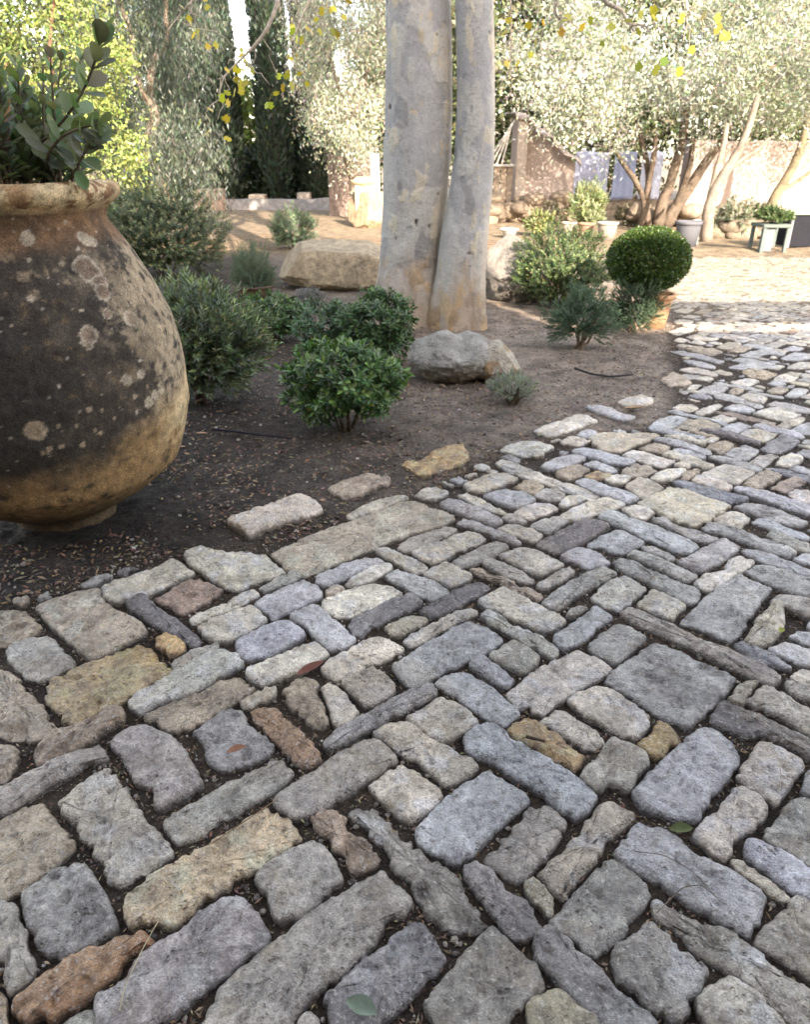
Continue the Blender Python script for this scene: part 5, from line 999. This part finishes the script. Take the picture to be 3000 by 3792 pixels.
tree('olive_tree', bx0, Yo, (.1, 0, 3.9), (3.3, 2.3, 2.1), 300, 120, (.26, .26, .22), (.105, .028), OL, 'many-stemmed silvery olive with a huge sunlit crown, behind the box ball', 'olive tree',
     stems_px((bx0,), Yo, [([(1350, 478), (1362, 440), (1352, 400), (1330, 365), (1310, 340), (1290, 300)], .07, .04), ([(1368, 478), (1362, 430), (1370, 385), (1365, 340), (1352, 290), (1340, 230)], .08, .05), ([(1362, 420), (1372, 370), (1380, 330), (1384, 280)], .07, .05), ([(1390, 478), (1392, 440), (1410, 400), (1425, 350), (1440, 300), (1450, 220)], .14, .07), ([(1402, 478), (1430, 430), (1462, 385), (1490, 340), (1530, 290), (1560, 230)], .14, .06), ([(1425, 440), (1445, 385), (1458, 340), (1462, 290)], .08, .05)]), tcol=(.105, .08, .058), hang=.5, seed=41, fill=.35, extra=[(60, (-1.9, -.4, 2.6), (1.2, 1.2, .9)), (50, (1.8, -.5, 2.7), (1.5, 1.2, .8))])
Yo = 14.6; bx0 = P(1490, 515, Yo)[0]
tree('olive_tree', bx0, Yo, (1.6, .6, 3.6), (2.2, 1.8, 1.5), 150, 110, (.24, .24, .2), (.095, .026), (.29, .315, .24), 'olive with a forked pale grey trunk leaning right, beside the grey tub', 'olive tree',
     stems_px((bx0,), Yo, [([(1490, 515), (1492, 460), (1500, 415), (1530, 360), (1560, 320), (1580, 270), (1600, 200)], .12, .05), ([(1492, 460), (1500, 410), (1512, 360), (1525, 315), (1535, 260)], .08, .04), ([(1520, 375), (1560, 340), (1600, 315), (1625, 290)], .05, .03)]), tcol=(.19, .155, .12), hang=.5, seed=43, fill=.3)
Yo = 19.0; bx0 = P(1618, 470, Yo)[0]
tree('olive_tree', bx0, Yo, (1.2, .3, 3.5), (2.4, 1.9, 1.7), 160, 110, (.26, .26, .2), (.11, .03), (.15, .19, .09), 'greener tree with a mossy slanting trunk at the right end of the wall', 'tree',
     stems_px((bx0,), Yo, [([(1618, 470), (1622, 440), (1650, 390), (1680, 340), (1700, 280), (1710, 200)], .14, .06), ([(1640, 405), (1670, 390), (1700, 370), (1730, 345)], .06, .03)]), tcol=(.16, .13, .08), seed=45, fill=.3)
Yo = 19.5; x = P(735, 300, Yo)[0]
tree('olive_tree', x, Yo, (.1, 0, 3.8), (1.3, 1.4, 2.4), 230, 130, (.2, .2, .24), (.10, .028), (.36, .375, .29), 'pale sunlit olive with hanging sprays left of the trunks, above the plank screen', 'olive tree', [(curve((.1, 0, 0), (0, 0, 2.2), 8, 0, .3), .12, .08), (curve((0, 0, 2), (.9, 0, 4.4), 7, .1, .3), .07, .03), (curve((0, 0, 2), (-.9, .2, 4.6), 7, .1, .3), .07, .03)], hang=1.0, seed=47, fill=.3)
Yo = 15.2; x = P(340, 300, Yo)[0]
tree('pepper_tree', x, Yo, (-.15, 0, 3.3), (1.35, 1.4, 2.3), 200, 130, (.17, .17, .34), (.11, .018), (.10, .125, .092), 'weeping grey-green tree with drooping foliage between the jar and the cypresses', 'tree', [(curve((.3, 0, 0), (-.1, 0, 2.4), 9, 0, .5), .13, .09), (curve((-.1, 0, 2.2), (.55, -.1, 4.6), 8, .1, .4), .07, .03), (curve((-.1, 0, 2.2), (-.9, .1, 4.8), 8, .1, .4), .07, .03)], tcol=(.27, .20, .15), hang=1.6, seed=49, fill=.3, lump=.5, extra=[(50, (.2, -.8, 1.2), (1.5, .7, .8))])
Yo = 12.8; x = P(75, 200, Yo)[0]
tree('lime_shrub_tree', x, Yo, (0, 0, 2.65), (1.75, 1.4, 2.2), 190, 110, (.17, .17, .15), (.075, .034), (.21, .26, .075), 'yellow-green sunlit leafy tree directly behind the jar shrub', 'tree', [(curve((.2, 0, 0), (.2, 0, 1.8), 8, 0, .2), .06, .045), (curve((.2, 0, 1.5), (-.6, 0, 3.6), 8, .1, .3), .04, .02), (curve((.2, 0, 1.5), (.7, -.1, 3.7), 8, .1, .3), .04, .02)], tcol=(.17, .09, .06), seed=51, fill=.3, tm=LANCE)
# cypresses and the dark hedge between them
def cypress(px, Yc, half, h, seed, label, col=(.030, .048, .030)):
    x = P(px, 430, Yc)[0]; n = 15000; t = NG.uniform(0, 1, n) ** .8; a = NG.uniform(0, 6.28, n); pr_ = np.minimum(1, (t * 9) ** .6) * (1 - t ** 3.2) ** .8; q = np.stack([np.cos(a), np.sin(a), t * 6], 1)
    R_ = half * pr_ * (.72 + .62 * (fbm(q * [1.6, 1.6, 1.1], 1.6, 3, seed=seed) - .1)) * NG.uniform(.55, 1.0, n) ** .5; p = np.stack([R_ * np.cos(a), R_ * np.sin(a), .1 + t * h], 1)
    d = np.stack([np.cos(a) * .5, np.sin(a) * .5, np.full(n, 1.1)], 1) + NG.normal(0, .3, (n, 3)); V, F, c = leaves(p, d, np.stack([np.cos(a), np.sin(a), a * 0 + .3], 1) + NG.normal(0, .4, (n, 3)), .21, .07, BLADE, col, .35)
    o = thing('cypress', (x, Yc, gz(x, Yc)), label, 'cypress', 'cypresses at the back of the yard'); link('crown', make_mesh('crown', V, F, c), M['far_leaf'], o)
    trunk_bag([(curve((0, 0, 0), (0, 0, h * .8), 8), .14, .04)], (.14, .11, .09)).build('trunk', M['wood'], o, True)
cypress(489, 25.5, .50, 9.5, 1, 'broad dark cypress next to the weeping tree')
cypress(588, 25.0, .50, 10.5, 2, 'slim cypress standing against the open patch of sky')
cypress(672, 25.8, .66, 9.0, 3, 'cypress just left of the plank screen')
cypress(418, 26.2, .8, 9.0, 4, 'cypress half hidden by the weeping tree')
def hedge(name, x0, x1, yc, h, dy, n, col, LW, label, seed):
    p = np.stack([NG.uniform(x0, x1, n), yc + NG.normal(0, dy, n), NG.uniform(.05, 1, n)], 1); p[:, 2] *= h * (.78 + .44 * fbm(p * [1, 1, 0], .8, 3, seed=seed)); o3 = np.array([(x0 + x1) / 2, yc, 0])
    V, F, c = leaves(p - o3, NG.normal(0, 1, p.shape), NG.normal(0, 1, p.shape) + [0, -.4, .5], LW[0], LW[1], BLADE, col, .35); t = thing(name, o3, label, name.replace('_', ' ')); link('foliage', make_mesh('foliage', V, F, c), M['far_leaf'], t)
    b = Bag(); [b.tube(curve((a, RN.gauss(0, .2), 0), (a + RN.gauss(0, .3), RN.gauss(0, .2), h * .7), 6, 0, .2), np.linspace(.05, .015, 6), 6, (.12, .1, .08)) for a in np.linspace(x0 - o3[0] + .3, x1 - o3[0] - .3, 14)]; b.build('stem', M['wood'], t, True)
hedge('hedge', -9.5, -1.2, 27.4, 1.75, .5, 20000, (.032, .055, .026), (.16, .08), 'dark leafy hedge filling the gaps between the cypresses', 3)
hedge('sunlit_hedge', -7.2, -1.0, 30.5, 3.7, .6, 16000, (.16, .22, .045), (.22, .11), 'brighter yellow-green foliage showing through behind the cypresses', 5)
for x, y, rx, hh, col, lab, sd in ((-13.5, 24, 3.0, 7.5, (.07, .09, .04), 'dark green tree at the far left beyond the jar', 61), (-10.0, 29, 2.6, 8.0, (.09, .11, .06), 'grey-green tree behind the weeping tree', 62), (3.2, 25, 2.3, 7.0, (.13, .15, .075), 'olive-green tree right behind the twin trunks', 63), (6.5, 27, 2.9, 8.2, (.11, .13, .065), 'tall tree behind the big silvery olive', 64), (10.8, 25.5, 3.0, 8.0, (.09, .115, .05), 'dark tree behind the far wall', 65), (15.0, 24, 3.0, 7.8, (.08, .105, .045), 'shaded tree at the far right edge', 66), (.4, 29, 2.0, 7.0, (.12, .14, .075), 'tree in the gap left of the twin trunks', 67)):
    tree('background_tree', x, y, (0, 0, hh * .56), (rx, rx * .85, hh * .45), 210, 120, (.38, .38, .34), (.21, .09), col, lab, 'tree', [(curve((0, 0, 0), (RN.gauss(0, .3), 0, hh * .6), 8, 0, .5), .2, .08)], seed=sd, fill=.4, group='trees beyond the yard')

# ------------------------------------------------------------------ walls, screens and clutter at the back
def wall_box(name, x0, x1, y0, y1, z1, colr, label, cat, m='plaster', ragged=0.0, seed=1, nx=60):
    xs = np.linspace(x0, x1, nx); V, F = [], []
    for i, x in enumerate(xs):
        zt = z1 + ragged * (float(vn([[x * 1.3, seed, 0]])[0]) - .5) * 2; V += [(x, y0, -.05), (x, y0, zt), (x, y1, zt), (x, y1, -.05)]
        if i: a = (i - 1) * 4; F += [(a, a + 4, a + 5, a + 1), (a + 1, a + 5, a + 6, a + 2), (a + 2, a + 6, a + 7, a + 3)]
    e = (nx - 1) * 4; F += [(0, 1, 2, 3), (e, e + 3, e + 2, e + 1)]; V = np.array(V, float); o3 = np.array([(x0 + x1) / 2, y0, 0])
    c = np.tile(np.array(colr), (len(V), 1)) * (.85 + .3 * fbm(V, .9, 3, seed=seed))[:, None]; return tag(link(name, make_mesh(name, V - o3, F, c, False), M[m], None, o3), label, cat)
wall_box('earth_wall', 7.35, 22, 21.0, 21.4, 1.82, (.33, .262, .228), 'long pinkish plastered yard wall behind the olives on the right', 'wall', ragged=.05)
for a, b_, colr, lab in ((1207, 1288, (.30, .325, .43), 'pale lavender-blue cloth screen, the one nearer the canvas shed'), (1288.5, 1345, (.235, .275, .40), 'deeper blue cloth screen in the middle of the row'), (1345.5, 1402, (.36, .39, .49), 'whitish blue cloth screen behind the olive stems')):
    l, r_ = P(a, 420, 20.4), P(b_, 320, 20.4); nx, nz = 40, 14; xs = np.linspace(0, r_[0] - l[0], nx); V = np.array([(x, .010 * math.sin(x * 9 + a) + .004 * math.sin(x * 31), (r_[2] - l[2]) * k / (nz - 1) + .02 * math.sin(x * 7) * (k / nz)) for k in range(nz) for x in xs]); F = [(k * nx + i, k * nx + i + 1, (k + 1) * nx + i + 1, (k + 1) * nx + i) for k in range(nz - 1) for i in range(nx - 1)]
    o = link('cloth_screen', make_mesh('cloth_screen', V, F, np.tile(np.array(colr), (len(V), 1))), M['plaster'], None, tuple(l)); sm = o.modifiers.new('cloth', 'SOLIDIFY'); sm.thickness = .012; tag(o, lab, 'cloth screen', 'cloth screens over the low wall')
wall_box('low_wall', 4.3, 7.3, 20.55, 20.9, .46, (.22, .175, .135), 'low rough wall under the blue cloth screens', 'wall', 'rock', .06, 4)
def rubble(name, x0, x1, y, h, n, colr, label, seed):
    b = Bag(); V0, F0 = ico(2)
    for k in range(n):
        r = RN.uniform(.10, .24); x = RN.uniform(x0, x1); z = RN.uniform(0, h) * (1 - .3 * RN.random()); V = V0 * (1 + .5 * (fbm(V0, 1.5, 2, seed=seed + k) - .5))[:, None] * np.array([r * 1.3, r, r * .75]) + [x - (x0 + x1) / 2, RN.gauss(0, .12), z + .05]; b.add(V, F0, np.array(colr) * RN.uniform(.7, 1.25))
    o = b.build(name, M['rock'], None, True); o.location = ((x0 + x1) / 2, y, 0); tag(o, label, 'stone wall')
rubble('rubble_wall', 1.9, 4.6, 19.0, .62, 80, (.25, .195, .14), 'heaped dry stone wall at the foot of the canvas shed', 71)
rubble('rubble_wall', 5.2, 8.2, 17.8, .35, 60, (.26, .20, .145), 'low heap of stones behind the big olive', 72)
rubble('rubble_wall', 6.1, 8.9, 15.3, .32, 60, (.19, .155, .11), 'low mossy stone edging right of the leaning olive', 73)
# canvas shed
sx, sy = P(1047, 480, 19.6)[0], 19.6; ex = P(1208, 400, 19.6)[0]; w = ex - sx; zpk = P(1080, 243, 19.6)[2]; zr = P(1208, 345, 19.6)[2]
sh = thing('canvas_shed', (sx, sy, 0), 'pinkish canvas shed with a sloping roof and square front post', 'shed')
b = Bag(); V = [(.55, 0, 0), (w, 0, 0), (w, 0, zr), (.75, 0, zpk - .12), (.55, 0, zpk)]; V2 = [(a, 2.2, c_) for a, _, c_ in V]; n = len(V)
b.add(V + V2, [tuple(range(n)), tuple(range(n, 2 * n))[::-1]] + [(i, n + i, n + (i + 1) % n, (i + 1) % n) for i in range(n)], (.38, .305, .265)); b.build('wall', M['plaster'], sh)
b = Bag(); k = 14; Vr = []
for i in range(k):
    t = i / (k - 1); x_ = .30 + (w + .1 - .30) * t; zt = zpk + .06 + (zr - zpk) * max(0, (t - .12)) / .88 + .05 * math.sin(t * 14) * t
    Vr += [(x_, -.28, zt - .10 - .05 * math.sin(t * 20)), (x_, -.1, zt), (x_, 2.4, zt + .1)]
b.add(Vr, [(i * 3 + j, i * 3 + 3 + j, i * 3 + 4 + j, i * 3 + 1 + j) for i in range(k - 1) for j in (0, 1)], (.37, .31, .285)); o = b.build('roof', M['plaster'], sh, True); o.modifiers.new('thickness', 'SOLIDIFY').thickness = .03
b = Bag(); b.box(.38, .62, -.20, .04, 0, zpk - .05, (.43, .36, .30)); bevel(b.build('post', M['plaster'], sh), .015)
b = Bag(); [b.tube([(-.35 + .13 * k, -.05, 1.25), (.30 - .02 * k, -.05, zpk - .1 - .02 * k)], .022, 6, (.6, .56, .5)) for k in range(4)]; b.tube([(-.45, -.05, 1.25), (.4, -.05, 1.25)], .03, 6, (.6, .56, .5)); b.build('side_frame', M['wood'], sh)
b = Bag(); [b.box(-.75 + .16 * k, -.62 + .16 * k, .02, .05, 0, 1.22, np.array((.45, .35, .26)) * RN.uniform(.8, 1.15)) for k in range(7)]; b.build('side_boards', M['wood'], sh)
# plank screen with its white end panel, the carved block, small stones
l, r_ = P(695, 455, 21.2), P(780, 326, 21.2); z0_, z1_ = 0, r_[2]; n = 8
sc = thing('plank_screen', ((l[0] + r_[0]) / 2, 21.2, 0), 'tall screen of vertical brown planks with a white panel on its right', 'screen'); hw = (r_[0] - l[0]) / 2
b = Bag(); [b.box(-hw + 2 * hw * k / n + .004, -hw + 2 * hw * (k + 1) / n - .004, -.02 - .003 * (k % 2), .03, 0, z1_ - .01 * (k % 3), np.array((.20, .15, .125)) * RN.uniform(.85, 1.15)) for k in range(n)]; bevel(b.build('planks', M['wood'], sc), .006)
b = Bag(); b.box(hw + .01, hw + .24, -.04, .22, 0, z1_ + .04, (.72, .72, .74)); bevel(b.build('white_panel', M['plaster'], sc), .012)
b = Bag(); b.box(-hw, hw, .032, .08, .3, .4, (.25, .19, .15)); b.box(-hw, hw, .032, .08, 1.3, 1.4, (.25, .19, .15)); b.build('rail', M['wood'], sc)
cbx = P(768, 400, 17.8)[0]; zb = P(768, 430, 17.8)[2]; zt_ = P(768, 368, 17.8)[2]; cap = thing('carved_stone_block', (cbx, 17.85, zb - .12), 'carved sandstone block on the warm boulder beside the plank screen', 'stone block'); hb = zt_ - zb + .12
b = Bag(); b.box(-.19, .19, -.13, .13, 0, hb * .72, (.50, .35, .22)); bevel(b.build('shaft', M['rock'], cap), .03); b = Bag(); [b.box(a, a + .09, -.17, -.132, 0, hb * .70, (.66, .56, .42)) for a in (-.20, .11)]; bevel(b.build('pilaster', M['rock'], cap), .015)
V0, F0 = ico(3); b = Bag(); b.add(V0 * (1 + .35 * (fbm(V0, 1.6, 3, seed=8) - .5))[:, None] * [.27, .2, .10] + [0, 0, hb * .80], F0, (.66, .50, .28)); b.build('capital', M['rock'], cap, True)
for px, w_, h0, h1, Yb, colr, lab in ((545, .52, 437, 408, 25.0, (.58, .46, .32), 'pale stone block at the foot of the slim cypress'), (642, .42, 432, 404, 25.2, (.36, .30, .24), 'greyer stone block by the plank screen'), (447, .75, 440, 396, 23.5, (.40, .27, .20), 'reddish stacked stone pier by the weeping tree'), (425, .35, 436, 402, 23.8, (.45, .33, .26), 'narrow pinkish stone post beside the reddish pier')):
    x = P(px, 430, Yb)[0]; z1 = P(px, h1, Yb)[2]; b = Bag(); b.box(-w_ / 2, w_ / 2, -.25, .25, 0, z1, colr); o = bevel(b.build('stone_block', M['rock'], None), .05, 3); o.location = (x, Yb, -.02); tag(o, lab, 'stone block')
wall_box('stone_kerb', -6.6, -2.0, 23.6, 24.0, .30, (.30, .28, .26), 'low grey stone kerb in front of the cypresses', 'kerb', 'rock', .04, 6)
# pots, tub, table and bin
def px_pot(px, top, base, wpx, colr, lab, cat='plant pot', m='clay', k=.78):
    x, y = G(px, base); y += .1; x = P(px, base, y)[0]; m_ = D * (y * CT + EYE * ST) / FPX; pot(x, y, gz(x, y), wpx / 2 * m_, wpx / 2 * m_ * k, P(px, top, y)[2] - gz(x, y), colr, lab, cat, m=m)
px_pot(1445, 466, 524, 50, (.10, .105, .115), 'grey plastic tub right of the clipped box ball', 'tub', 'plastic', .85)
px_pot(1198, 468, 500, 30, (.40, .34, .28), 'pale pot below the left cloth screen'); px_pot(1234, 470, 503, 32, (.25, .16, .11), 'brown pot holding an upright bush'); px_pot(1278, 468, 508, 42, (.28, .25, .21), 'wide weathered grey pot beside the brown pot'); px_pot(1073, 482, 502, 36, (.55, .53, .48), 'small white bowl by the trunk', 'bowl', k=.6)
b = Bag(); x, y = G(1462, 516); b.box(-.06, .06, -.06, .06, 0, .42, (.42, .41, .38)); o = bevel(b.build('marker_post', M['plaster'], None), .01); o.location = (x, y, gz(x, y)); tag(o, 'short white post between grey tub and olive', 'post')
x, y, r, h = spot(1232, 500, 385, 78, .5); shrub('bush', x, y, h * .6, (r, r, h * .42), 'upright light green bush in front of the cloth screens', 'bush', 160, 10, (.09, .03), LANCE, (.24, .28, .15), 'leaf', inc=(1, .6), shoot=.4, zmin=-.9, lump=.4, seed=81, f0=.2)
for cx, ba, tp, wd, col, lab, sd in ((1135, 500, 445, 60, (.20, .22, .10), 'small yellowish bush at the foot of the shed', 83), (1160, 480, 428, 50, (.10, .09, .06), 'brown dry bush against the shed wall', 84), (1330, 478, 430, 70, (.17, .15, .10), 'thin brownish bush under the cloth screens', 85), (1540, 505, 420, 90, (.15, .17, .12), 'grey-green bush behind the leaning olive', 86), (1590, 495, 430, 60, (.11, .15, .08), 'dull green bush beside the pale table', 87), (1065, 465, 425, 46, (.16, .13, .09), 'dry brown bush left of the shed post', 88)):
    x, y, r, h = spot(cx, ba, tp, wd, .6); shrub('bush', x, y, h * .52, (r, r * .8, h * .48), lab, 'bush', 130, 10, (.085, .03), LANCE, col, 'leaf', inc=(1.1, .6), shoot=.4, zmin=-.85, lump=.5, seed=sd, f0=.2, stemr=.006)
x, y = G(1690, 530); bn = thing('storage_bin', (P(1700, 500, y)[0], y + .25, gz(x, y)), 'charcoal storage bin with pale lid at the right edge', 'bin'); zt_ = P(1690, 462, y)[2]
b = Bag(); b.box(-.26, .45, -.25, .3, 0, zt_, (.012, .013, .017)); bevel(b.build('body', M['plastic'], bn), .02); b = Bag(); b.box(-.30, .49, -.29, .34, zt_ + .002, zt_ + .05, (.22, .25, .19)); bevel(b.build('lid', M['plastic'], bn), .012); b = Bag(); b.box(-.30, -.262, -.27, -.2, 0, zt_ - .01, (.2, .2, .2)); b.build('leg', M['plastic'], bn)
x, y = G(1628, 538); tb = thing('plant_table', (x, y + .2, gz(x, y)), 'pale greenish plant table left of the charcoal bin', 'table'); zt_ = P(1628, 478, y)[2]
b = Bag(); b.box(-.22, .24, -.2, .3, zt_ - .05, zt_, (.10, .125, .11)); bevel(b.build('table_top', M['plaster'], tb), .008)
for a, c_ in ((-.2, -.18), (.18, -.18), (-.2, .24), (.18, .24)): b = Bag(); b.box(a, a + .05, c_, c_ + .05, 0, zt_ - .052, (.10, .125, .117)); b.build('leg', M['plaster'], tb)
b = Bag(); b.box(-.21, .0, -.14, -.12, .02, zt_ - .06, (.13, .15, .15)); b.build('side_panel', M['plaster'], tb)
shrub('trailing_plant', x + .02, y + .25, .10, (.26, .26, .15), 'dark trailing plant on the pale table', 'plant', 120, 10, (.06, .025), LANCE, (.07, .11, .04), 'leaf', z0=gz(x, y) + zt_, shoot=.5, zmin=-.2, seed=91, stems=4)

# ------------------------------------------------------------------ unseen house added behind the viewer, its roofline shaped to shade the yard
E_, AZ = math.radians(27.0), math.radians(20.0)
kx, ky = math.sin(AZ) / math.tan(E_), math.cos(AZ) / math.tan(E_)
HY = -2.2  # pulled close so the added house blocks sky light from behind
hl = thing('shade_house', (0, HY, 0), 'unseen plastered house behind the viewer, added to shade the yard, with two wings', 'house')
zH = (13.0 - HY) / ky; zL = 4.80; xs = 4.7
b = Bag(); b.box(-16, xs, -6, 0, 0, zH - .32, (.22, .18, .145)); b.box(xs + .002, xs + 14, -6, -.003, 0, zL - .26, (.22, .18, .145)); b.build('wall', M['plaster'], hl)
b = Bag(); b.box(-16.3, xs + .1, -6.3, .12, zH - .3, zH, (.35, .2, .13)); b.box(xs + .12, xs + 14.3, -6.3, .08, zL - .24, zL, (.35, .2, .13)); b.build('roof', M['clay'], hl)
b = Bag(); b.box(xs + .12, xs + 14.3, -.10, .08, zL + .30, zL + .84, (.3, .22, .15)); b.build('shade_beam', M['wood'], hl)  # beam added over a gap that lets the thin sunlit strip through
b = Bag(); [b.box(xs + .3 + 2.3 * k, xs + .5 + 2.3 * k, -.08, .06, zL + .002, zL + .298, (.3, .22, .15)) for k in range(6)]; b.build('shade_beam_post', M['wood'], hl)
for wx in (-11, -7.5, 3.2): b = Bag(); b.box(wx, wx + 1.2, .002, .06, 1.0, 2.5, (.25, .18, .12)); wf = b.build('window', M['wood'], hl); b = Bag(); b.box(wx + .1, wx + 1.1, .062, .07, 1.1, 2.4, (.05, .06, .07)); b.build('pane', M['plastic'], wf)
b = Bag(); b.box(-3.2, -2.1, .002, .07, 0, 2.2, (.22, .14, .09)); b.build('door', M['wood'], hl)

# ------------------------------------------------------------------ daylight and camera
W = bpy.data.worlds.new('World'); SC.world = W; W.use_nodes = True; nt = W.node_tree; bgn = nt.nodes['Background']
sky = nt.nodes.new('ShaderNodeTexSky'); sky.sky_type = 'NISHITA'; sky.sun_disc = False; sky.sun_elevation = E_; sky.air_density = 1.0; sky.dust_density = 1.3; sky.ozone_density = 1.2
sd = Vector((math.sin(AZ) * math.cos(E_), -math.cos(AZ) * math.cos(E_), math.sin(E_)))       # towards the sun
sky.sun_rotation = math.atan2(sd.x, sd.y)
hs = nt.nodes.new('ShaderNodeHueSaturation'); hs.inputs['Saturation'].default_value = .72; nt.links.new(sky.outputs[0], hs.inputs['Color']); nt.links.new(hs.outputs[0], bgn.inputs[0]); bgn.inputs[1].default_value = .15
L = bpy.data.lights.new('sun', 'SUN'); L.energy = 2.9; L.angle = math.radians(.5); L.color = (1, .96, .91); lo = bpy.data.objects.new('sun', L); COL.objects.link(lo); lo.rotation_euler = (-sd).to_track_quat('-Z', 'Y').to_euler(); lo.location = (4, -10, 14)
cam = bpy.data.cameras.new('camera'); co = bpy.data.objects.new('camera', cam); COL.objects.link(co); co.location = (0, 0, EYE); co.rotation_euler = (math.pi / 2 - TILT, 0, 0)
cam.sensor_fit = 'VERTICAL'; cam.sensor_height = 36; cam.sensor_width = 36; cam.lens = 36 * FPX / 3792; cam.clip_start = .05; cam.clip_end = 2500
cam.dof.use_dof = True; cam.dof.focus_distance = 1.7; cam.dof.aperture_fstop = 7.0
SC.camera = co
SC.view_settings.view_transform = 'Standard'; SC.view_settings.look = 'None'; SC.view_settings.exposure = 2.8; SC.view_settings.use_white_balance = True; SC.view_settings.white_balance_temperature = 7700; SC.view_settings.white_balance_tint = 17; SC.view_settings.gamma = 1
SC.cycles.max_bounces = 6; SC.cycles.diffuse_bounces = 3; SC.cycles.glossy_bounces = 2; SC.cycles.transmission_bounces = 3; SC.cycles.use_denoising = True
